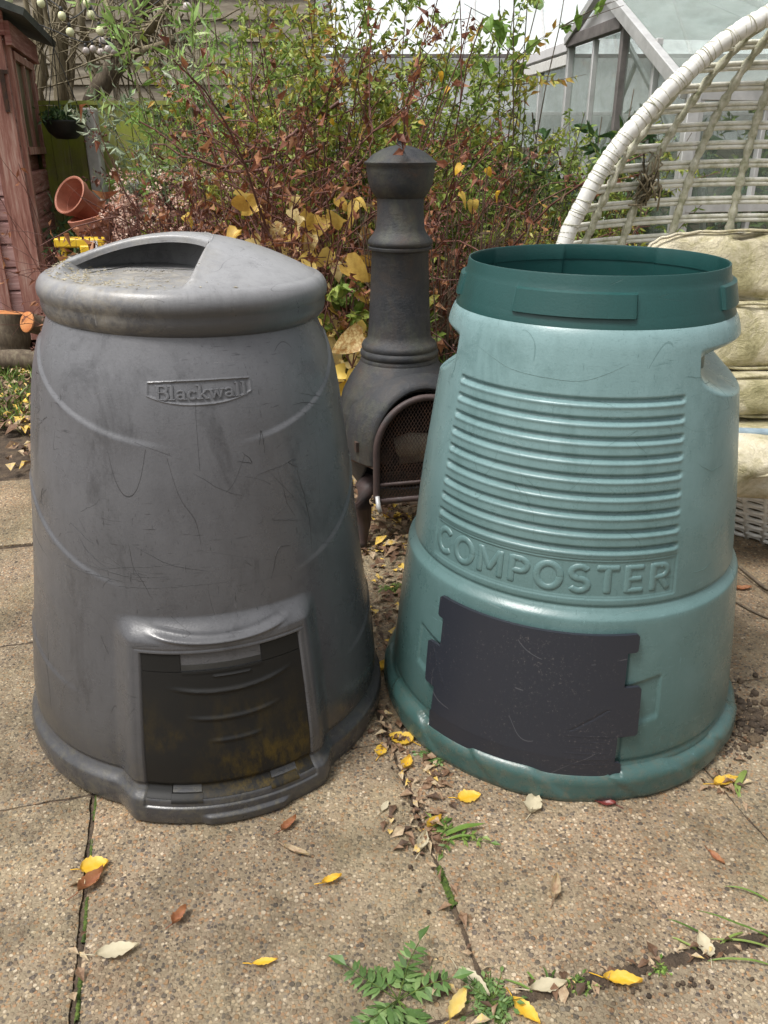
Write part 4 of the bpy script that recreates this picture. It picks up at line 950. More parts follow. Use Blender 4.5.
q = aty(8, 346, 4.25); log('split log lying flat on the ground below the shed wall', (q[0]-.35, q[1], .06), (q[0]+.18, q[1]+.05, .06), .055, cutc='bark')
g = G(); a_ = gnd(-40, 362); b_ = gnd(42, 368); g.bar(a_+Z*.03, b_+Z*.03, .035, .10); tag(bevel(build('path_edging', g, 'concrete', smooth=False), .006), 'low brown concrete edging strip in front of the logs', 'edging')

# ------------------------------------------------------------------ fences and wall behind
def hfence(name, lab, x0, x1, y, z0, z1, bh, mat):
    o = thing(name, lab, 'fence', (x0, y, 0)); g = G(); z = z0
    while z < z1:
        p = [(0, z), (-.030, z), (-.012, z+bh), (0, z+bh)]; A_ = [np.array([x0, y+q, h]) for q, h in p]; B_ = [np.array([x1, y+q, h]) for q, h in p]
        g.add(A_+B_, [(i, (i+1) % 4, 4+(i+1) % 4, 4+i) for i in range(4)]+[(0, 3, 2, 1), (4, 5, 6, 7)]); z += bh-.004
    build('boards', g, mat, o, smooth=False, world=True)
    g = G(); x = x0+.3
    while x < x1: g.bar((x, y-.045, z0), (x, y-.045, z1), .035, .03, up=np.array([0, 1., 0])); x += 1.25
    build('batten', g, mat, o, smooth=False, world=True); return o
yb = 7.4
x1f = float(aty(318, 60, yb)[0])
hfence('board_fence', 'tall grey fence of overlapping horizontal boards behind the bare tree', -7.5, x1f, yb, .2, 2.75, .155, 'fence')
yf = 5.75; zf = float(aty(90, 105, yf)[2])
o = thing('fence', 'low green algae covered fence panel beside the shed', 'fence', (-3.2, yf, 0)); g = G(); x = -5.5
while x < -1.2: 
    w = .105; g.box((x+w/2, yf+rng.normal()*.004, zf/2), (w/2-.003, 0, 0), (0, .01, 0), (0, 0, zf/2-.005*rng.random())); x += w
build('boards', g, 'fencegreen', o, smooth=False, world=True)
g = G(); g.bar((-5.5, yf-.0, zf+.012), (-1.2, yf, zf+.012), .04, .025); build('capping_rail', g, 'fencegreen', o, smooth=False, world=True)
q = aty(89, 108, yf-.12); g = G(); g.box((q[0], q[1], q[2]/2), (.042, 0, 0), (0, .045, 0), (0, 0, q[2]/2)); tag(bevel(build('fence_post', g, 'concrete', smooth=False), .012), 'pale concrete post rising in front of the green fence panel', 'post')
q = aty(133, 180, 5.6); g = G(); g.lathe([(.04, 0), (.05, .05), (.035, .1), (.035, q[2]-.05), (.05, q[2]-.03), (.03, q[2]), (.001, q[2]+.01)], 16, c=(q[0], q[1], 0)); tag(build('garden_post', g, 'concrete'), 'short pale stone post half hidden among the flower heads', 'post')

# stacked old timber beside the shed
far3 = K+V*(Ls+.15)+U*.10
for k in range(13):
    g = G(); g.box((0, 0, 0), (.07+rng.normal()*.01, 0, 0), (0, .14, 0), (0, 0, .032)); o = bevel(build('timber_offcut', g, 'fence', smooth=False), .004)
    o.location = (far3[0]+.02+rng.normal()*.012, far3[1]+.1, .045+k*.078); o.rotation_euler = (rng.normal()*.03, rng.normal()*.03, A0+rng.normal()*.12)
    tag(o, 'mossy grey timber offcut in the stack beside the shed corner', 'timber', 'stacked timber offcuts by the shed')

# terracotta pots
def pot(lab, c, axis, R, Hh_):
    o = thing('plant_pot', lab, 'plant pot', tuple(c)); g = G()
    g.lathe([(.001, 0), (R*.62, 0), (R*.66, .01), (R*.9, Hh_*.78), (R*1.0, Hh_*.79), (R*1.04, Hh_*.99), (R*.99, Hh_), (R*.92, Hh_*.98), (R*.88, Hh_*.8), (R*.60, .02), (.001, .02)], 48, axis=axis)
    sharp(build('bowl', g, 'terracotta', o), 40)
    g = G(); q = np.linspace(0, 2*PI, 60); 
    rot = np.array(Vector((0, 0, 1)).rotation_difference(Vector(axis)).to_matrix())
    g.tube(np.stack([R*.82*np.cos(q), R*.82*np.sin(q), Hh_*.62+0*q], -1)@rot.T, R*.025, 6, False); build('raised_band', g, 'terracotta', o)
c = aty(94, 206, 4.9); pot('terracotta pot lying on its side with open mouth to the front', c+np.array([.0, .0, -.03]), (-.42, -.72, .50), .105, .19)
c = aty(108, 240, 4.75); pot('larger terracotta pot tilted upside down below the open one', c+np.array([.02, .05, -.10]), (-.25, -.15, .95), .16, .26)
# pedestal of stones under pots (plant stand)
st_ = aty(98, 262, 4.9); g = G(); g.box((st_[0]+.02, st_[1]+.05, st_[2]/2-.06), (.24, 0, 0), (0, .2, 0), (0, 0, max(.05, st_[2]/2-.06))); 
tag(bevel(build('planter_box', g, 'fence', smooth=False), .01), 'old grey wooden box carrying the terracotta pots', 'box')

# yellow reel
c = aty(85, 262, 4.2); c[2] = max(c[2], .2)
o = thing('hose_reel', 'yellow plastic reel with black drum and white tag between shed and lid', 'hose reel', (c[0], c[1], 0)); g = G(); zt = float(aty(80, 238, 4.2)[2])
for sx in (-.09, .09):
    g.box((sx, 0, zt/2), (.014, 0, 0), (0, .03, 0), (0, 0, zt/2))
g.box((0, 0, zt-.02), (.125, 0, 0), (0, .045, 0), (0, 0, .022)); g.box((.05, -.03, zt-.06), (.05, 0, 0), (0, .02, 0), (0, 0, .03))
bevel(build('frame', g, 'yellow', o, smooth=False), .008)
g = G(); g.lathe([(.001, -.07), (.085, -.07), (.09, -.06), (.09, .06), (.085, .07), (.001, .07)], 32, c=(0, -.02, zt-.16), axis=(1, .4, 0)); build('drum', g, 'black', o)
g = G(); g.lathe([(.001, -.078), (.04, -.078), (.04, .078), (.001, .078)], 24, c=(0, -.02, zt-.16), axis=(1, .4, 0)); build('hub', g, 'terracotta', o)
g = G(); g.box((.075, -.056, zt-.035), (.02, 0, 0), (0, .002, 0), (0, 0, .027)); build('tag', g, 'whitecard', o, smooth=False)

# ------------------------------------------------------------------ greenhouse
Np = aty(627, 22, 4.4); hz = Np[2]
rM = ray(572, 42); kM = (hz-CH)/rM[2]; Mp = rM*kM+np.array([0, 0, CH])
dG = Mp-Np; dG[2] = 0; dG /= np.linalg.norm(dG); nG = np.cross(dG, Z); nG = nG if nG[1] < 0 else -nG
def gp(px, py): return onplane(px, py, Np, nG)
gh = thing('greenhouse', 'aluminium framed greenhouse with gable and dusty panes behind the chair', 'greenhouse', tuple(gp(627, 22)*[1, 1, 0]))
Lp, Ap, Rp = gp(519, 66), gp(608, -12), gp(694, 92)
Lp = Mp+dG*np.dot(Lp-Mp, dG); 
def flr(p): return np.array([p[0], p[1], 0.])
def ptw(a, b, w, t, mat, nm, par=gh, up=None): g = G(); g.bar(a, b, w, t, up=Z if up is None else up); return bevel(build(nm, g, mat, par, smooth=False, world=True), .003)
for p, mt in ((Lp, 'alu'), (Mp, 'alu'), (Np, 'aludark')):
    ptw(flr(p), p-Z*.02, .034, .04, mt, 'post', up=nG)
Rt = Rp; ptw(flr(Rp), Rp, .045, .05, 'alu', 'post', up=nG)
ptw(Lp-Z*.02, Mp-Z*.02, .05, .05, 'board', 'beam'); ptw(Lp-Z*.085, Mp-Z*.085, .04, .055, 'white_wrap', 'gutter'); ptw(Mp-Z*.0+nG*.01, Np+nG*.01, .05, .055, 'aludark', 'beam')
ptw(Mp+nG*.03, Ap+nG*.03, .035, .04, 'alu', 'rafter'); ptw(Ap+nG*.03, Rp+nG*.03, .04, .055, 'alu', 'rafter'); 
for p, q in ((Lp, Mp), (Mp, Np), (Np, Rp)):
    zz_ = .95; a_ = flr(p)+Z*zz_; b_ = flr(q)+Z*zz_; ptw(a_, b_, .035, .04, 'alu', 'glazing_bar')
# panes
def pane(pts, mat='glass', par=gh, nm='pane', t=.004):
    pts = [np.asarray(p) for p in pts]; n = np.cross(pts[1]-pts[0], pts[2]-pts[0]); n /= np.linalg.norm(n); g = G(); k = len(pts)
    g.add([p-n*t/2 for p in pts]+[p+n*t/2 for p in pts], [tuple(range(k))[::-1], tuple(range(k, 2*k))]+[(i, (i+1) % k, k+(i+1) % k, k+i) for i in range(k)])
    return build(nm, g, mat, par, smooth=False, world=True)
o5 = nG*-.012
pane([flr(Lp)+Z*.05+o5, flr(Mp)+Z*.05+o5, Mp-Z*.10+o5, Lp-Z*.10+o5]); pane([flr(Mp)+Z*.05+o5, flr(Np)+Z*.05+o5, Np-Z*.03+o5, Mp-Z*.03+o5])
pane([flr(Np)+Z*.05+o5, flr(Rp)+Z*.05+o5, Rp+o5, Np-Z*.0+o5])
pane([Mp+Z*.03+o5, Np+Z*.03+o5, Ap-Z*.03+o5], 'board', gh, 'gable_board', .01)
# roof slopes running back, and inner braces seen through the glass
back = -nG*1.4
pane([Ap+Z*.02, Rp+Z*.02, Rp+back+Z*.02, Ap+back+Z*.02]); pane([Ap+Z*.02, Ap+back+Z*.02, Mp+back+Z*.02, Mp+Z*.02])
ptw(gp(600, 40)+back*.1, gp(672, 190)+back*.1, .02, .02, 'alu', 'brace'); ptw(gp(572, 160)+back*.1, gp(610, 60)+back*.1, .02, .02, 'alu', 'brace')
# lean-to front to the right of the gable
R0 = Rp+U*.02-V*.0; R1 = R0+U*3.2; zr2 = Rp[2]-.0
for k in range(6):
    p = R0+U*k*.64; ptw(flr(p), p*[1, 1, 0]+Z*(zr2), .045, .045, 'alu' if k else 'alu', 'post', up=V)
for z_ in (zr2, zr2-.42, .42): ptw(R0*[1, 1, 0]+Z*z_, R1*[1, 1, 0]+Z*z_, .05, .06, 'alu', 'beam')
for k in range(5): pane([R0*[1, 1, 0]+U*(k*.64)+Z*.06+V*.03, R0*[1, 1, 0]+U*((k+1)*.64)+Z*.06+V*.03, R0*[1, 1, 0]+U*((k+1)*.64)+Z*zr2+V*.03, R0*[1, 1, 0]+U*(k*.64)+Z*zr2+V*.03])
for k in range(3): ptw(R0*[1, 1, 0]+U*(.35+k*.85)+V*.25+Z*.5, R0*[1, 1, 0]+U*(.15+k*.85)+V*.25+Z*1.35, .03, .02, 'alu', 'brace')
for t_ in (.5,):
    p = Mp+(Np-Mp)*t_; ptw(flr(p), p-Z*.03, .022, .03, 'alu', 'glazing_bar', up=nG); p = Lp+(Mp-Lp)*t_; ptw(flr(p), p-Z*.1, .022, .03, 'alu', 'glazing_bar', up=nG); p = Np+(Rp-Np)*t_; ptw(flr(p), p+Z*.06, .022, .03, 'alu', 'glazing_bar', up=nG)
for k in range(10): p = R0*[1, 1, 0]+U*(.32*k+.32); ptw(p+Z*.42, p+Z*zr2, .02, .03, 'alu', 'glazing_bar', up=V)
# rear wall and bench inside
g = G(); g.box(R0*[1, 1, 0]+U*1.6+V*2.3+Z*.55, U*1.9, V*.03, Z*.55); build('rear_board', g, 'fence', gh, smooth=False, world=True)
g = G(); g.box(R0*[1, 1, 0]+U*1.6+V*.8+Z*.60, U*1.5, V*.3, Z*.02); build('staging', g, 'fence', gh, smooth=False, world=True)
# lean-to roof
rf0, rf1 = R0*[1, 1, 0]+Z*(zr2+.02), R1*[1, 1, 0]+Z*(zr2+.02); rf0 = rf0+U*1.0; pane([rf0, rf1, rf1+V*2.2+Z*.75, rf0+V*2.2+Z*.75], 'roofglass')
for k in range(2, 6): p = R0*[1, 1, 0]+U*k*.64+Z*(zr2+.04); ptw(p, p+V*2.2+Z*.75, .03, .03, 'alu', 'glazing_bar')
# the big pale glasshouse further back
bx0 = aty(326, 60, 9.5); bg = thing('glasshouse', 'big pale glasshouse roof rising far behind the shrubs', 'greenhouse', (bx0[0], 9.5, 0))
zz0, zz1 = .2, 1.95
x0_, x1_ = float(bx0[0]), 8.5
pane([np.array([x0_, 9.5, zz0]), np.array([x1_, 9.5, zz0]), np.array([x1_, 9.5, zz1]), np.array([x0_, 9.5, zz1])], 'roofglass', bg)
pane([np.array([x0_, 9.5, zz1]), np.array([x1_, 9.5, zz1]), np.array([x1_, 12.5, zz1+1.6]), np.array([x0_, 12.5, zz1+1.6])], 'roofglass', bg)
for z_ in (.9, 1.42, 1.95): ptw(np.array([x0_, 9.46, z_]), np.array([x1_, 9.46, z_]), .03, .035, 'aludark' if z_ > 1.9 else 'alu', 'glazing_bar', bg)
x = x0_
while x < x1_: ptw(np.array([x, 9.46, zz0]), np.array([x, 9.46, zz1]), .025, .025, 'alu', 'glazing_bar', bg); ptw(np.array([x, 9.5, zz1]), np.array([x+.3, 12.5, zz1+1.6]), .025, .025, 'alu', 'glazing_bar', bg); x += .75

# ------------------------------------------------------------------ vegetation
def curve(p, d, L, n=8, droop=.0, wig=.06, up=0.):
    P = [np.array(p, float)]; d = np.array(d, float); d /= np.linalg.norm(d)
    for i in range(n):
        d = d+rng.normal(size=3)*wig+np.array([0, 0, -droop+up]); d /= np.linalg.norm(d); P.append(P[-1]+d*L/n)
    return np.array(P)
def plant(name, lab, cat, c, stems, leafmat_, stemmat, leafsz, nleaf, kind='std', droop=.04, wig=.08, spread=.35, height=1.2, hvar=.25, base=.15,
          branch=4, blen=.35, sr=.005, ldir=.6, wratio=.35, lo=.15, group=None, lean=(0, 0), brad=.6, extra=None, curl=.15, size_var=.3, nseg=9, leafdroop=.2, xr=(-99, 99)):
    o = thing(name, lab, cat, tuple(c), 0, group); gs_, gl_ = G(), G()
    pos, dirs = [], []
    c = np.array(c, float)
    for s_ in range(stems):
        an = rng.random()*2*PI; rr_ = math.sqrt(rng.random()); p = c+np.array([math.cos(an), math.sin(an), 0])*base*rr_
        d = np.array([math.cos(an)*spread*rr_+lean[0], math.sin(an)*spread*rr_*.8+lean[1], 1]); H_ = height*(1-hvar*rng.random())
        P = curve(p, d, H_, nseg, droop, wig)
        if P[:, 0].min() < xr[0] or P[:, 0].max() > xr[1]: continue
        gs_.tube(P, np.linspace(sr, sr*.35, len(P)), 5, False)
        segs = [P[int(len(P)*lo):]]
        for b in range(branch):
            i = rng.integers(max(1, int(len(P)*lo)), len(P)-1); dd = P[i+1 if i+1 < len(P) else i]-P[i-1]; dd /= np.linalg.norm(dd)
            side = rng.normal(size=3)*[1, .8, .5]; side /= np.linalg.norm(side); Q = curve(P[i], dd*(1-brad)+side*brad, blen*(.5+rng.random()), 5, droop*1.5, wig)
            if Q[:, 0].min() < xr[0] or Q[:, 0].max() > xr[1]: continue
            gs_.tube(Q, np.linspace(sr*.45, sr*.18, len(Q)), 4, False); segs.append(Q)
        for Q in segs:
            for _ in range(max(1, int(nleaf*(len(Q)/8)))):
                i = rng.integers(0, len(Q)-1); t = rng.random(); pt = Q[i]*(1-t)+Q[i+1]*t; tg = Q[i+1]-Q[i]; tg /= np.linalg.norm(tg)+1e-9
                dv = rng.normal(size=3); dv /= np.linalg.norm(dv); pos.append(pt); dirs.append(tg*(1-ldir)+dv*ldir-Z*leafdroop)
    pos = np.array(pos); dirs = np.array(dirs); k = len(pos); L_ = leafsz*(1-size_var+2*size_var*rng.random(k))
    # colour varies branch by branch as well as leaf by leaf
    cl = .5+.5*np.sin(pos[:, 0]*7+c[0])*np.sin(pos[:, 2]*9+pos[:, 1]*5); rn = np.clip(.55*rng.random(k)+.45*cl, 0, 1)
    gl_.leaves(pos, dirs, L_, L_*wratio, kind, rn, curl)
    build('stems', gs_, stemmat, o, world=True); build('leaves', gl_, leafmat_, o, smooth=False, world=True)
    return o
def W(px, py, y): p = aty(px, py, y); return (p[0], p[1], 0.)
# dark leafy filler behind the bed, added for the darkness between the shrubs
g = G(); k = 26000
px_ = rng.uniform(-1.35, 1.5, k); pz_ = rng.random(k)**.8*(1.0+.2*np.sin(px_*5)+.12*np.sin(px_*13+1)); py_ = 5.25+rng.normal(size=k)*.16
g.leaves(np.stack([px_, py_, pz_], -1), rng.normal(size=(k, 3)), rng.uniform(.03, .06, k), rng.uniform(.02, .035, k), 'std', rng.random(k)*.8)
o = thing('shade_filler', 'added dark leaf mass standing in for the shade between and behind the shrubs', 'hedge', (0, 5.25, 0)); build('leaves', g, 'l_dark', o, smooth=False, world=True)['kind'] = 'stuff'
g = G()
for k in range(120): g.tube(curve((rng.uniform(-1.3, 1.5), 5.25+rng.normal()*.08, 0), (rng.normal()*.2, 0, 1), 1.1, 6, 0, .1), np.linspace(.012, .004, 7), 5, False)
build('stems', g, 'brntwig', o, world=True)
# left: narrow-leaved bright shrub
plant('bamboo', 'tall bright green bamboo with narrow leaves in front of the board fence', 'bamboo', W(222, 250, 4.6), 20, 'l_bamboo', 'ivybark', .085, 16, 'thin', .02, .05, .20, 2.15, .35, .20, 6, .32, .005, .55, .16, .45, lean=(-.02, 0), xr=(-1.50, 99))
plant('willow_shrub', 'pale grey green drooping shrub left of the bamboo', 'shrub', W(165, 250, 4.9), 9, 'l_grey', 'ivybark', .06, 12, 'thin', .09, .06, .35, 1.45, .3, .12, 4, .35, .004, .5, .15, .45, xr=(-1.62, 99), lean=(-.18, -.05))
plant('spiraea', 'yellow green fine leaved shrub above the sedum heads', 'shrub', W(200, 230, 4.2), 36, 'l_yg', 'brntwig', .036, 50, 'std', .06, .08, .34, 1.02, .3, .20, 8, .22, .004, .7, .42, .3, xr=(-1.22, 99))
plant('pale_shrub', 'silvery green leafy shrub at the middle top behind the dogwood', 'shrub', W(255, 120, 4.5), 18, 'l_grey', 'brntwig', .05, 20, 'std', .03, .07, .4, 1.9, .3, .25, 6, .35, .004, .7, .35, .35)
# middle: tall airy fruiting shrub
plant('tall_shrub', 'tall airy yellow green shrub with thin twigs against the white sky', 'shrub', W(390, 150, 4.1), 60, 'l_fine', 'brntwig', .033, 46, 'std', .02, .07, .26, 1.90, .38, .45, 9, .28, .005, .7, .45, .3, xr=(-99, .62))
plant('tall_shrub', 'loose yellowing shrub just left of the chimenea cap', 'shrub', W(290, 150, 3.9), 34, 'l_yg', 'brntwig', .036, 40, 'std', .02, .08, .36, 1.74, .3, .38, 9, .3, .005, .7, .45, .35, xr=(-1.02, 99))
plant('shrub', 'dense fine leaved green shrub between the chimenea and the chair', 'shrub', W(505, 200, 3.9), 110, 'l_fine', 'brntwig', .030, 44, 'thin', .03, .07, .22, 1.26, .35, .46, 8, .22, .004, .7, .28, .2)
plant('shrub', 'lower yellow tinged shrub spilling beside the green bin rim', 'shrub', W(548, 240, 3.4), 44, 'l_yg', 'brntwig', .028, 40, 'thin', .06, .08, .45, .92, .3, .22, 8, .2, .003, .7, .30, .2)
plant('bay_shrub', 'glossy broad leaved shrub in front of the greenhouse panes', 'shrub', W(592, 150, 3.9), 10, 'l_bay', 'brntwig', .065, 8, 'big', .03, .08, .16, 1.38, .25, .12, 5, .18, .006, .6, .5, .45, curl=.2)
plant('vine', 'bright green climber with large leaves beside the greenhouse eave', 'climber', W(508, 60, 3.7), 4, 'l_vine', 'brntwig', .062, 4, 'big', .0, .05, .08, 1.85, .08, .06, 3, .2, .005, .7, .62, .72, lean=(.02, 0))
# dogwood: red-brown arching branches, dead leaves and seed heads
dw = thing('dogwood', 'red brown arching shrub with russet leaves and dark seed heads behind the grey lid', 'shrub', W(300, 330, 3.35)); gs_ = G(); gl_ = G(); gh_ = G()
bc = np.array(W(325, 330, 3.35)); lp_, ld_, hp_ = [], [], []
for s_ in range(160):
    an = rng.uniform(0, 2*PI); p = bc+np.array([math.cos(an)*.5*rng.random(), math.sin(an)*.28*rng.random(), 0])
    d = np.array([rng.normal()*.36-.10, rng.normal()*.22, 1.0]); L_ = rng.uniform(.7, 1.75)
    P = curve(p, d, L_, 12, .06, .12)
    if P[:, 0].min() < -.98 or (P[:, 0].max() > .45 and P[:, 2].max() > 1.15): continue
    gs_.tube(P, np.linspace(.0055 if s_ % 6 else .010, .0018, len(P)), 5, False)
    for b in range(7):
        i = rng.integers(3, len(P)-1); Q = curve(P[i], (P[i]-P[i-1])/.1+rng.normal(size=3)*[.9, .6, .6], rng.uniform(.15, .42), 6, .02, .18); gs_.tube(Q, np.linspace(.0026, .0010, len(Q)), 4, False)
        for _ in range(5): lp_.append(Q[rng.integers(1, len(Q))]); ld_.append(rng.normal(size=3)-Z*.7)
        if rng.random() < .55: hp_.append(Q[-1])
for a_, b_, L_ in (((330, 140), (138, 122), .9), ((335, 105), (150, 140), .9), ((300, 130), (190, 75), .6), ((360, 160), (240, 200), .6)):
    p0, p1 = aty(*a_, 3.4), aty(*b_, 3.3); t = np.linspace(0, 1, 14)[:, None]; P = p0+(p1-p0)*t; P[:, 2] -= .14*np.sin(PI*t[:, 0]); P += rng.normal(size=P.shape)*.006
    gs_.tube(P, np.linspace(.008, .003, 14), 6, False)
k = len(lp_); gl_.leaves(lp_, ld_, rng.uniform(.020, .050, k), rng.uniform(.012, .030, k), 'std', rng.random(k)*.85, .7)
pts = []; dd = []
for h_ in hp_:
    kk = 26; q = rng.normal(size=(kk, 3)); q /= np.linalg.norm(q, axis=1)[:, None]; pts.append(h_+q*[.038, .038, .022]*rng.random((kk, 1))**.4); dd.append(q)
pts = np.concatenate(pts); dd = np.concatenate(dd); gh_.leaves(pts, dd, .012, .008, 'std')
build('branches', gs_, 'redtwig', dw, world=True); build('leaves', gl_, 'l_brown', dw, smooth=False, world=True); build('seed_heads', gh_, 'l_head', dw, smooth=False, world=True)
# sedum with pinkish heads
sd_ = thing('sedum', 'low sedum clump with pink beige heads behind the grey lid', 'plant', W(165, 260, 3.9)); gs_, gl_, gh_ = G(), G(), G(); hd = []
for k in range(210):
    p = aty(rng.uniform(108, 240), rng.uniform(176, 258), rng.uniform(3.5, 4.2)); b_ = np.array([p[0]+rng.normal()*.08, p[1]+rng.normal()*.05, 0]); m_ = (p+b_)/2+rng.normal(size=3)*.03
    gs_.tube([b_, m_, p], [.004, .003, .002], 4, False)
    if k % 2: hd.append(p+np.array([0, -.03, .02]))
    q = np.array([b_+(p-b_)*t for t in rng.uniform(.3, 1, 10)]); gl_.leaves(q, rng.normal(size=(10, 3)), rng.uniform(.03, .055, 10), rng.uniform(.015, .03, 10), 'std')
for h_ in hd:
    q = rng.normal(size=(40, 3)); q /= np.linalg.norm(q, axis=1)[:, None]; gh_.leaves(h_+q*[.024, .024, .014], q, .011, .009, 'std', rng.random(40)*.5+.5*rng.random())
build('stems', gs_, 'redtwig', sd_, world=True); build('leaves', gl_, 'l_head', sd_, smooth=False, world=True); build('flower_heads', gh_, 'l_pink', sd_, smooth=False, world=True)
# the big yellow leaves
def bigleaf(nm, lab, spots, mat, y, size, cat='shrub', stem='redtwig'):
    c = W(spots[0][0], 380, y); o = thing(nm, lab, cat, c); gs_, gl_ = G(), G(); P_, D_, S_ = [], [], []
    for px, py, s_ in spots:
        p = aty(px, py, y+rng.normal()*.10); b_ = np.array([c[0]+rng.normal()*.12, c[1]+rng.normal()*.06, 0]); m_ = (p+b_)/2+np.array([rng.normal()*.05, 0, .12]); P3 = smooth_path([b_, m_, p], 8); gs_.tube(P3, np.linspace(.005, .0018, 8), 4, False)
        P_.append(p); D_.append(np.array([rng.normal()*.9, -.25+rng.normal()*.3, -.7+rng.normal()*.5])); S_.append(s_*size)
    S_ = np.array(S_); Nn = len(S_); gl_.leaves(P_, D_, S_, S_*rng.uniform(.6, .98, Nn), 'big', rng.random(Nn), .28, up=np.array([0, -1., .35]), jit=.65)
    build('stems', gs_, stem, o, world=True); build('leaves', gl_, mat, o, smooth=True, world=True)
sp = [(330, 330, 1.2), (350, 335, 1.3), (340, 372, 1.2), (325, 300, 1), (322, 345, 1.2), (345, 300, .9), (368, 268, 1.2), (370, 312, 1), (306, 272, .9), (288, 240, .9), (315, 262, .8), (345, 262, 1), (361, 205, 1.0), (332, 348, 1.3), (326, 320, 1.1), (352, 380, 1.2), (340, 395, 1), (360, 350, 1.2), (293, 196, .7), (275, 225, .8), (260, 212, .7), (246, 200, .7), (300, 215, .7), (312, 235, .8), (280, 252, .9), (330, 250, .8), (338, 285, .9), (320, 370, 1), (372, 330, 1), (365, 385, 1), (312, 292, .9), (350, 362, 1.3), (338, 312, 1.1), (357, 322, 1.1)]
sp += [(rng.uniform(318, 374), rng.uniform(290, 400), rng.uniform(.8, 1.25)) for _ in range(24)]
sp += [(rng.uniform(235, 372), rng.uniform(195, 300), rng.uniform(.5, .8)) for _ in range(34)]
bigleaf('hydrangea', 'climbing shrub with large butter yellow leaves beside the chimenea', sp, 'l_yellow', 2.95, .098)
bigleaf('golden_shrub', 'low plant with golden leaves at the foot of the chimenea neck', [(345, 372, 1), (350, 385, 1.1), (340, 362, .9), (360, 392, 1), (346, 398, 1), (356, 372, .9)], 'l_gold', 2.75, .062)
bigleaf('golden_sprig', 'few golden orange leaves hanging right of the chimenea neck', [(458, 195, 1), (473, 200, .9), (462, 165, .7), (500, 192, .8), (487, 168, .6)], 'l_gold', 3.1, .055)
bigleaf('golden_sprig', 'single amber leaves caught high in the twigs', [(322, 115, .9), (440, 72, .6), (330, 120, .5), (450, 88, .5), (185, 215, .8), (192, 222, .6)], 'l_gold', 3.3, .055)
# stalks right of the chimenea
plant('dry_stalks', 'bundle of upright dead stalks between the chimenea and the green bin', 'plant', W(452, 300, 3.05), 130, 'l_twigdry', 'brntwig', .05, 5, 'thin', .0, .03, .22, 1.02, .35, .26, 1, .15, .004, .5, .14, .1)
plant('grass_clump', 'green grassy clump low beside the chimenea neck', 'plant', W(446, 345, 2.9), 60, 'l_grass', 'brntwig', .07, 6, 'thin', .05, .05, .5, .42, .3, .10, 0, .1, .002, .3, .12, .1)
plant('fern', 'small green leafy plant behind the open terracotta pot', 'plant', W(72, 190, 5.4), 16, 'l_bay', 'brntwig', .08, 7, 'thin', .08, .06, .6, .95, .3, .12, 3, .2, .003, .4, .2, .6)
plant('ivy', 'green ivy low down behind the yellow leaves', 'climber', W(340, 300, 3.15), 30, 'l_fine', 'brntwig', .045, 14, 'big', .05, .08, .4, .8, .3, .25, 4, .2, .003, .7, .8, .2)
# under-storey twiggy fill
plant('twiggy_shrub', 'tangle of fine brown twigs filling the middle of the bed', 'shrub', W(300, 250, 3.75), 90, 'l_brown', 'redtwig', .03, 5, 'std', .03, .13, .6, 1.2, .35, .75, 6, .3, .003, .7, .4, .2)
plant('twiggy_shrub', 'brown thicket behind the dead stalks and the green shrub', 'shrub', W(480, 250, 3.7), 60, 'l_brown', 'brntwig', .03, 7, 'std', .03, .12, .4, 1.0, .35, .45, 6, .25, .003, .7, .4, .1)

# bare tree at the back left
tr = thing('tree', 'bare leaning tree with twiggy branches in front of the board fence', 'tree', W(88, 200, 6.2)); gt, gb = G(), G()
p0 = np.array(W(86, 200, 6.2)); tk = [p0, aty(88, 106, 6.2), aty(97, 92, 6.2), aty(112, 72, 6.2), aty(125, 50, 6.2), aty(132, 20, 6.2), aty(150, -30, 6.2)]
gt.tube(smooth_path(tk, 30), np.linspace(.10, .05, 30), 12); build('trunk', gt, 'bark', tr, world=True)
brn = [((112, 72), (135, 52), (165, 45), (200, 20)), ((125, 50), (150, 30), (175, -5), (190, -40)), ((97, 92), (92, 60), (80, 20), (75, -30)), ((125, 50), (110, 20), (105, -10), (100, -40)), ((132, 20), (160, 0), (200, -20), (230, -40))]
for b in brn:
    P = smooth_path([aty(px, py, 6.2+rng.normal()*.15) for px, py in b], 16); gb.tube(P, np.linspace(.038, .012, 16), 7, False)
    for _ in range(26):
        i = rng.integers(1, 15); Q = curve(P[i], rng.normal(size=3)*[1, .5, .9], rng.uniform(.2, .75), 7, .02, .22); gb.tube(Q, np.linspace(.007, .0022, 8), 4, False)
build('branches', gb, 'ivybark', tr, world=True)
vs = thing('climber', 'thick bare vine stems hanging down beside the shed roof', 'climber', W(50, 200, 6.6)); gb = G()
for px0, px1, r_ in ((36, 46, .035), (56, 60, .06), (34, 60, .02), (78, 66, .02), (20, 40, .02)):
    P = smooth_path([aty(px0, -40, 6.5), aty((px0+px1)/2+rng.normal()*4, 40, 6.5), np.array(W(px1, 200, 6.5))+Z*.6, np.array(W(px1, 200, 6.6))], 24); P += rng.normal(size=P.shape)*.008; gb.tube(P, r_*(1+.15*rng.normal(size=24)), 8, False)
for _ in range(34): gb.tube(curve(aty(rng.uniform(15, 190), rng.uniform(-30, 50), 6.3), (rng.normal()*.5, rng.normal()*.3, -1), rng.uniform(.3, .9), 8, .03, .16), np.linspace(.008, .003, 9), 4, False)
build('stems', gb, 'ivybark', vs, world=True)
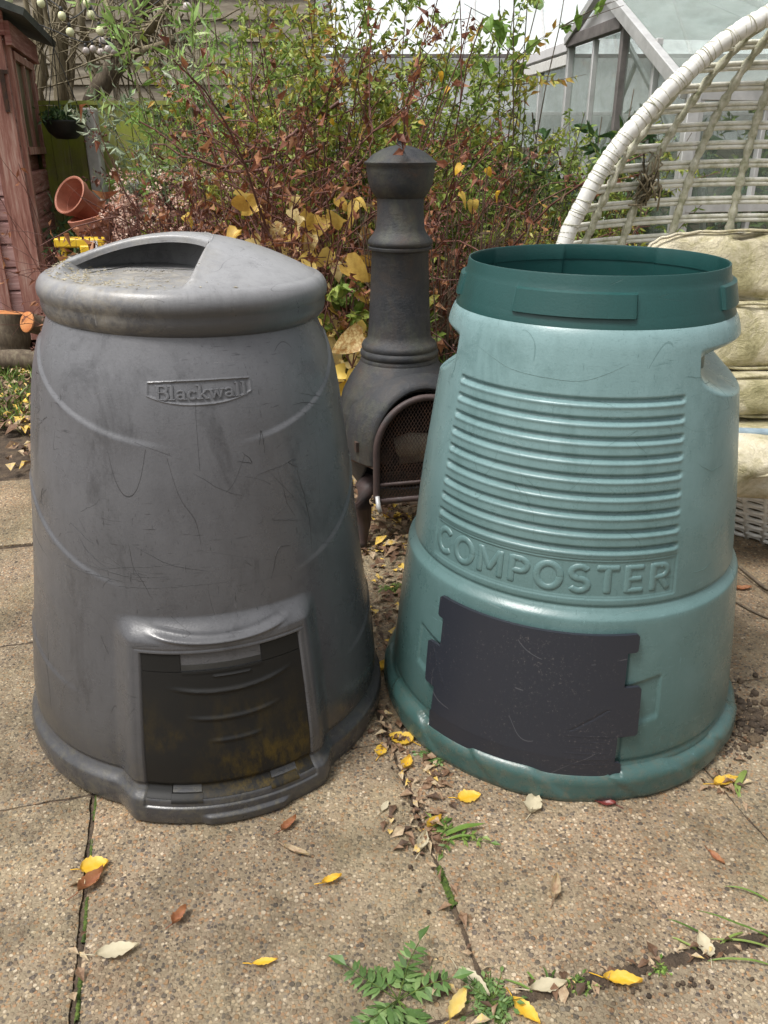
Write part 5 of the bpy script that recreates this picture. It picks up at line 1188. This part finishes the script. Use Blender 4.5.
for i_, (uu, vv, hh_, lab_, mt_) in enumerate(((.5, .75, .75, 'leafy green pot plant inside the lean-to glass, nearest the gable', 'l_bay'), (1.2, .7, .6, 'pale green plant on the staging behind the middle of the chair back', 'l_bamboo'), (2.0, .7, .8, 'dark leafy plant inside the glass behind the right of the chair', 'l_dark'))):
    q_ = R0*[1, 1, 0]+U*uu+V*vv; plant('greenhouse_plant', lab_, 'plant', tuple(q_+Z*.62), 14, mt_, 'brntwig', .075, 9, 'std', .05, .08, .6, hh_, .3, .12, 3, .2, .003, .6, .4, .1)
plant('shrub', 'mixed green and russet bushes seen dimly through the greenhouse panes', 'shrub', tuple(gp(600, 100)*[1, 1, 0]+back*1.6), 60, 'l_fine', 'brntwig', .055, 26, 'std', .03, .08, .7, 1.75, .35, .8, 6, .35, .005, .7, .45, .1)
# autumn tree added far behind: seen through the panes, it imitates their brown reflections
def fartree(lab, x, y, h, r, mat, seed, nl=3500, lsz=.16):
    o = thing('tree', lab, 'tree', (x, y, 0)); g = G(); g.tube(curve((x, y, 0), (0, 0, 1), h*.6, 8, 0, .05), np.linspace(.16, .08, 9), 10); build('trunk', g, 'bark', o, world=True)
    g = G(); gl_ = G()
    for k in range(46):
        P = curve((x, y, h*rng.uniform(.28, .6)), (rng.normal(), rng.normal(), rng.uniform(.1, 1.2)), r*rng.uniform(.6, 1.2), 7, -.02, .12); g.tube(P, np.linspace(.04, .01, 8), 5, False)
        kk = nl//46; c_ = P[rng.integers(3, 8, kk)]+rng.normal(size=(kk, 3))*r*.13; gl_.leaves(c_, rng.normal(size=(kk, 3)), lsz, lsz*.6, 'std')
    build('limbs', g, 'bark', o, world=True); build('crown', gl_, mat, o, smooth=False, world=True)
fartree('russet autumn tree added beyond the glasshouse to imitate brown reflections in the panes', 5.5, 15.5, 4.6, 1.9, 'l_brown', 1)

# bulbs on strings
def lights(nm, lab, pts, y, r, mat):
    o = thing(nm, lab, 'string lights', tuple(aty(*pts[0], y))); g = G(); P = [aty(px, py, y+rng.normal()*.05) for px, py in pts]
    Q = sorted(P, key=lambda p: p[0]); top = [p+Z*r*2.0 for p in Q]; g.tube(smooth_path([top[0]+np.array([-.4, 0, .15])]+top+[top[-1]+np.array([.5, 0, .3])], 60), .0035, 5, False); build('cable', g, 'wire', o, world=True)
    for p in P:
        g = G(); g.sphere(p, r, 16, (1, 1, 1.1)); b = build('bulb', g, mat, o, world=True); g = G(); g.lathe([(.001, -r*.3), (r*.45, -r*.3), (r*.45, r*.5), (r*.3, r*.9), (.001, r*.9)], 12, c=p+Z*r*1.15); build('socket', g, 'wire', b, world=True)
lights('string_lights', 'frosted pale yellow globe lights strung before the bare tree', [(9, -1), (41, 3), (87, 3), (62, 16), (91, 15), (70, 32), (100, 31)], 5.2, .022, 'bulb')
lights('string_lights', 'cluster of small clear bulbs hanging below the yellow globes', [(102, 41), (86, 51), (93, 49), (101, 52), (108, 49), (114, 51), (110, 46)], 5.3, .019, 'bulbclear')
lights('string_lights', 'single round bulb hung before the board fence at top middle', [(187, 7)], 5.0, .022, 'bulbclear')
# hanging basket
c = aty(65, 126, 5.45); o = thing('hanging_basket', 'black hanging basket of green leaves against the algae fence', 'hanging basket', tuple(c))
g = G(); g.lathe([(.001, -.075), (.06, -.07), (.10, -.035), (.125, .02), (.128, .03), (.115, .03), (.001, .02)], 24); build('bowl', g, 'black', o)
g = G(); k = 420; q = rng.normal(size=(k, 3))*[.06, .06, .02]+[0, 0, .05]; g.leaves(q, rng.normal(size=(k, 3))+[0, 0, .3], .035, .018, 'std'); build('leaves', g, 'l_bay', o, smooth=False)
g = G(); 
for q in (0, 2.1, 4.2): g.tube([(.12*math.cos(q), .12*math.sin(q), .03), (0, 0, .42)], .0025, 4, False)
g.tube([(0, 0, .42), (0, 0, .75)], .003, 4); build('chain', g, 'wire', o)

# ------------------------------------------------------------------ ground litter, weeds, leaves
g = G()
def scatter(g, poly_fn, k, lo, hi, zs=.012):
    P = np.array([poly_fn() for _ in range(k)]); P[:, 2] += rng.random(k)*zs+.004
    L_ = rng.uniform(lo, hi, k); g.leaves(P, rng.normal(size=(k, 3))*[1, 1, .18], L_, L_*rng.uniform(.35, .75, k), 'std', rng.random(k), .25, up=Z)
def reg(x0, x1, y0, y1, z=0): return lambda: gnd(rng.uniform(x0, x1), rng.uniform(y0, y1))+Z*z
scatter(g, reg(375, 405, 560, 655), 90, .012, .04)
scatter(g, reg(350, 412, 498, 560), 240, .02, .05, .02)
scatter(g, lambda: np.array([rng.uniform(-1.5, .5), rng.uniform(2.75, 4.8), -.015]), 1500, .03, .07, .04)
scatter(g, lambda: np.array([rng.uniform(-.2, .45), rng.uniform(2.35, 3.0), 0.0]), 300, .02, .06, .02)
scatter(g, reg(-20, 34, 366, 432), 300, .03, .075, .03)
tag(build('leaf_litter', g, 'l_litter', smooth=False), 'scattered brown and tan dead leaves lying over soil and paving', 'dead leaves', kind='stuff')
g = G()
P = [gnd(rng.normal(392, 10), rng.normal(742, 10)) for _ in range(50)]+[gnd(rng.normal(437, 11), rng.normal(775, 12)) for _ in range(70)]+[gnd(rng.normal(425, 15), rng.normal(832, 14)) for _ in range(64)]+[gnd(rng.normal(722, 13), rng.normal(782, 8)) for _ in range(40)]+[gnd(440+rng.normal()*12, 985+rng.normal()*10) for _ in range(12)]+[gnd(742+rng.normal()*5, 735+rng.normal()*14) for _ in range(16)]
P += [uv(U0+SP+rng.normal()*.004, rng.uniform(.5, 1.5)) for _ in range(60)]+[uv(rng.uniform(U0+SP, U0+2*SP), V0+rng.normal()*.008) for _ in range(50)]+[uv(U0+.004, rng.uniform(.3, 1.2)) for _ in range(14)]
P = np.array(P); P[:, 2] = rng.uniform(.002, .010, len(P)); k = len(P); L_ = rng.uniform(.006, .032, k); g.leaves(P, rng.normal(size=(k, 3))*[1, 1, .15], L_, L_*rng.uniform(.3, .6, k), 'std', rng.random(k)*.82, .3, up=Z)
tag(build('joint_litter', g, 'l_litter', smooth=False), 'small curled dead leaves gathered in the joints and at the bin feet', 'dead leaves', kind='stuff')
# soil crumbs by the bins
g = G()
for _ in range(300):
    c_ = [(742, 722, 9, 22), (735, 745, 10, 8), (395, 690, 8, 60), (420, 790, 8, 50), (600, 985, 80, 5)][rng.integers(0, 5)]; p = gnd(rng.normal(c_[0], c_[2]), rng.normal(c_[1], c_[3])); g.sphere(p+Z*.001, rng.uniform(.0012, .0045), 6)
for _ in range(90):
    p = gnd(rng.normal(752, 14), rng.normal(722, 14)); g.sphere(p+Z*.003, rng.uniform(.004, .011), 6, (1, 1, .7))
tag(build('soil_crumbs', g, 'soil'), 'dark crumbs of soil spilled beside the bins', 'soil', kind='stuff')
# individual fallen leaves
def fleaf(px, py, L_, ang, mat, lab, wr=.7, kind='big', curl=.12, tone=.5, lift=.004):
    p = gnd(px, py); o = G(); n = 9
    d = np.array([math.cos(math.radians(ang)), math.sin(math.radians(ang)), 0.]); s_ = np.cross(Z, d)
    ts = np.linspace(0, 1, 14); wd = {'big': lambda t: np.sin(PI*t**.75)**.7*(1-.18*np.abs(np.sin(t*9))), 'slim': lambda t: np.sin(PI*t**.85), 'std': lambda t: np.sin(PI*t**.7)}[kind](ts)
    rows = []
    for q in np.linspace(-1, 1, 7):
        up_ = curl*L_*(q*q*.9+.6*(2*ts-1)**2*.6+.22*np.sin(ts*9+q*2.6+px)*np.sin(ts*4+q*3+py))
        rows.append(d[None]*((ts-.5)*L_)[:, None]+s_[None]*(q*wd*wr*L_/2*(1+.13*np.sin(np.arange(14)*2.6+q)*abs(q)))[:, None]+Z[None]*up_[:, None])
    R = np.stack(rows); ob = G(); ob.grid(R, np.repeat(np.clip(tone+.25*np.abs(np.linspace(-1, 1, 7)), 0, 1), 14)); ob.tube([d*(-L_/2)+Z*curl*L_*.3, d*(-L_*.62)+s_*L_*.05+Z*.002, d*(-L_*.85)+s_*L_*.12+Z*.001], [.0009, .0008, .0007], 5)
    m = build('fallen_leaf', ob, mat); m.location = (p[0], p[1], lift); return tag(m, lab, 'leaf', 'fallen leaves on the paving')
FL = [(95, 868, .036, 20, 'l_gold', 'golden heart shaped leaf at the mossy left joint', .95, 'big', .15),
 (92, 884, .042, 60, 'l_brown', 'brown curled leaf partly under the golden leaf at left', .5, 'slim', .3),
 (118, 953, .050, 15, 'l_tan', 'pale tan oval leaf on the bottom left slab', .42, 'slim', .12),
 (180, 919, .026, 60, 'l_brown', 'small brown and amber curled leaf on the front middle slab', .6, 'big', .4),
 (265, 964, .030, 12, 'l_gold', 'slim yellow leaf near the bottom middle', .32, 'slim', .1),
 (332, 882, .028, 25, 'l_gold', 'small golden slim leaf right of centre on the front slab', .4, 'slim', .25),
 (297, 854, .040, -25, 'l_litter', 'dark brown twisted leaf in front of the grey bin', .22, 'slim', .2),
 (289, 827, .030, 50, 'l_brown', 'reddish crumpled leaf just in front of the grey bin foot', .45, 'big', .3),
 (401, 741, .042, 160, 'l_gold', 'broad yellow leaf between the two bins', .85, 'big', .15),
 (381, 752, .030, 80, 'l_gold', 'small pointed yellow leaf touching the grey bin side', .7, 'big', .15),
 (407, 766, .028, 70, 'l_gold', 'folded orange yellow leaf at the top of the middle joint', .7, 'big', .35),
 (469, 799, .036, 10, 'l_gold', 'square yellow leaf in front of the green bin', .8, 'big', .12),
 (533, 807, .038, 70, 'l_tan', 'pale crinkled leaf in front of the green bin foot', .75, 'big', .3),
 (604, 805, .032, 165, 'l_red', 'dark red leaf lying under the green bin rim', .45, 'slim', .2),
 (725, 784, .042, 15, 'l_gold', 'yellow leaf at the right foot of the green bin', .5, 'big', .2),
 (704, 948, .034, 95, 'l_tan', 'pale beige leaf on the crack at the lower right', .6, 'big', .2),
 (622, 983, .044, -8, 'l_gold', 'ochre leaf lying along the front right crack', .42, 'slim', .2),
 (548, 990, .044, 10, 'l_tan', 'straw coloured leaf at the left end of the front crack', .4, 'slim', .2),
 (473, 985, .048, -45, 'l_tan', 'long pale leaf beside the bottom weeds', .4, 'slim', .15),
 (458, 1006, .046, 60, 'l_yellow', 'pale yellow leaf under the bottom weed', .35, 'slim', .15),
 (526, 1014, .040, -50, 'l_gold', 'yellow leaf at the bottom edge beside the weeds', .45, 'slim', .15),
 (555, 892, .034, 75, 'l_litter', 'dark brown frond scrap on the right front slab', .45, 'big', .4),
 (716, 860, .026, -60, 'l_brown', 'small rust leaf on the right slab below the bin', .4, 'slim', .2),
 (385, 808, .024, 65, 'l_tan', 'small cream leaf left of the middle joint', .4, 'slim', .1),
 (423, 845, .036, 75, 'l_tan', 'grey beige leaf standing in the middle joint litter', .45, 'slim', .3),
 (449, 757, .038, -35, 'l_tan', 'long papery leaf by the green bin foot', .3, 'slim', .25),
 (434, 826, .028, 40, 'l_gold', 'curled amber leaf in the middle joint litter', .5, 'big', .4),
 (743, 590, .036, 5, 'l_brown', 'orange brown leaf on the slabs right of the green bin', .5, 'big', .2),
 (383, 668, .034, 70, 'l_gold', 'orange yellow leaf between the bins at knee of the grey one', .6, 'big', .25),
 (384, 600, .034, 20, 'l_tan', 'pale leaf on the slabs behind the bins', .5, 'big', .25),
 (392, 518, .045, 10, 'l_gold', 'amber leaf under the chimenea', .6, 'big', .25)]
for q in FL: q = list(q[:9]); q[2] *= 1.25; q[8] *= .75; fleaf(*q)
# weeds
def weed(lab, px, py, k, L_, wr, mat='l_bamboo', kind='big', up_=.5, spread=1.0, n=3):
    p = gnd(px, py); o = thing('weed', lab, 'weed', tuple(p)); g = G(); gs_ = G()
    for i in range(k):
        an = rng.random()*2*PI; d = np.array([math.cos(an)*spread, math.sin(an)*spread, up_*rng.uniform(.4, 1.5)]); Q = curve((0, 0, 0), d, L_*rng.uniform(.6, 1.2), 6, .12, .1); gs_.tube(Q, np.linspace(.0012, .0006, 7), 4, False)
        for j in range(n):
            for s_ in (-1, 1):
                ii = min(6, 2+j*4//max(1, n)); dd = Q[ii]-Q[ii-1]; dd /= np.linalg.norm(dd); sdv = np.cross(dd, Z)*s_
                g.leaves([Q[ii]], [dd*.7+sdv], L_*wr*(1.1-.15*j), L_*wr*.3, 'thin', [rng.random()], .1, up=Z); g.leaves([Q[ii]], [dd*.2+sdv], L_*wr*.8, L_*wr*.24, 'thin', [rng.random()], .1, up=Z)
        g.leaves([Q[-1]], [Q[-1]-Q[-2]], L_*wr*1.2, L_*wr*.6, 'std', [rng.random()], .1, up=Z)
    build('stems', gs_, 'moss', o); build('leaves', g, mat, o, smooth=False)
weed('large ferny green weed at the bottom edge of the middle joint', 398, 1000, 14, .080, .34, 'l_weed', n=4)
weed('fine leaved green weed right of the large one at the bottom', 492, 1002, 26, .042, .26, 'l_weed', n=3)
weed('small bright weed between the bins at the green bin foot', 432, 757, 30, .034, .34, 'l_weed', n=3)
weed('tiny clover like weed on the front right crack', 660, 968, 9, .016, .5, 'l_vine', n=1)
weed('small tuft growing on the crack left of the tiny clover', 575, 985, 10, .026, .35, 'l_grass', n=2)
weed('sprawling thin weed along the middle joint litter', 452, 838, 8, .06, .25, 'l_grass', n=2)
weed('small green tuft at the far end of the gap between bins', 392, 588, 14, .04, .3, 'l_grass', n=2)
def blades(lab, pts, cat='grass tuft'):
    o = thing('grass_tuft', lab, cat, tuple(gnd(*pts[0][:2]))); g = G()
    for px, py, an, L_, w_ in pts:
        p = gnd(px, py); d = np.array([math.cos(math.radians(an)), math.sin(math.radians(an)), .55]); Q = curve(p, d, L_, 8, .10, .05); s_ = np.cross(Q[-1]-Q[0], Z); s_ /= np.linalg.norm(s_); t = np.linspace(0, 1, 9); hw = (w_*np.sin(PI*(.15+.85*t))**.6)[:, None]/2; hw[-1] *= .1
        g.grid(np.stack([Q-s_*hw, Q-Z*.001, Q+s_*hw]), rng.random())
    build('blades', g, 'l_grass', o, world=True)
blades('single broad blades of grass beside the middle joint litter', [(440, 838, 25, .085, .011), (436, 834, 60, .05, .009), (432, 830, 110, .04, .007), (444, 842, 10, .06, .006)])
blades('upright bright blade at the right foot of the green bin', [(737, 795, 70, .085, .012), (740, 798, 85, .05, .008), (735, 790, 120, .04, .006)])
blades('long thin grass reaching in from the right edge over the crack', [(775, 950, 172, .10, .004), (775, 940, 165, .12, .004), (770, 965, 178, .10, .004), (775, 905, 150, .08, .004), (720, 945, 30, .06, .004), (700, 952, 150, .05, .004), (705, 935, 165, .06, .004)])
blades('sprig of thin blades left on the front crack', [(540, 990, 120, .04, .004), (545, 992, 60, .045, .004), (550, 990, 90, .035, .004), (535, 995, 150, .05, .004)])
# grass by the shed
g = G(); k = 420; P = np.array([gnd(rng.normal(12, 14), rng.choice([378, 398, 420])+rng.normal()*6) for _ in range(k)]); g.leaves(P, rng.normal(size=(k, 3))*[.5, .5, .2]+[0, 0, 1], rng.uniform(.03, .08, k), .007, 'thin', None, .2)
tag(build('grass', g, 'l_grass', smooth=False), 'rough grass tufts growing by the shed edging', 'grass', kind='stuff')
# cord along the joint at right
g = G(); g.tube(smooth_path([gnd(738, 568)+Z*.006, gnd(752, 580)+Z*.008, gnd(765, 590)+Z*.006, gnd(800, 606)+Z*.006], 20), .0045, 8); g.tube(smooth_path([gnd(736, 604)+Z*.005, gnd(750, 612)+Z*.005, gnd(790, 630)+Z*.005], 14), .003, 6)
tag(build('fallen_twig', g, 'bark'), 'dark twig lying on the slabs right of the green bin', 'twig')

# ------------------------------------------------------------------ world, sun, camera
w = bpy.data.worlds.new('World'); scene.world = w; w.use_nodes = True; nt = w.node_tree; nt.nodes.clear()
sky = nt.nodes.new('ShaderNodeTexSky'); sky.sky_type = 'NISHITA'; sky.sun_disc = False; SE, SR = math.radians(64), math.radians(235)
sky.sun_elevation = SE; sky.sun_rotation = SR; sky.air_density = 1.6; sky.dust_density = 6; sky.ozone_density = 1
hs = nt.nodes.new('ShaderNodeHueSaturation'); hs.inputs['Saturation'].default_value = .16; hs.inputs['Value'].default_value = 1.0
bg_ = nt.nodes.new('ShaderNodeBackground'); bg_.inputs[1].default_value = .12; wo = nt.nodes.new('ShaderNodeOutputWorld')
nt.links.new(sky.outputs[0], hs.inputs['Color']); nt.links.new(hs.outputs[0], bg_.inputs[0]); nt.links.new(bg_.outputs[0], wo.inputs[0])
sl = bpy.data.lights.new('sun', 'SUN'); sl.energy = 1.9; sl.angle = math.radians(15); sl.color = (1, .965, .92); so = bpy.data.objects.new('sun', sl); COL.objects.link(so)
# direction towards the sun for nishita rotation: azimuth measured from +Y clockwise
sdv = Vector((math.sin(SR)*math.cos(SE), math.cos(SR)*math.cos(SE), math.sin(SE))); so.rotation_euler = sdv.to_track_quat('Z', 'Y').to_euler()
cd = bpy.data.cameras.new('camera'); cam = bpy.data.objects.new('camera', cd); COL.objects.link(cam); scene.camera = cam
cd.sensor_fit = 'VERTICAL'; cd.sensor_height = 24; cd.lens = F/1024*24; cam.location = (0, 0, CH); cam.rotation_euler = (PI/2-TH, 0, 0); cd.clip_end = 500; cd.clip_start = .05
scene.view_settings.view_transform = 'Standard'; scene.view_settings.look = 'None'; scene.view_settings.exposure = .52; scene.view_settings.gamma = 1
scene.render.resolution_x = 768; scene.render.resolution_y = 1024
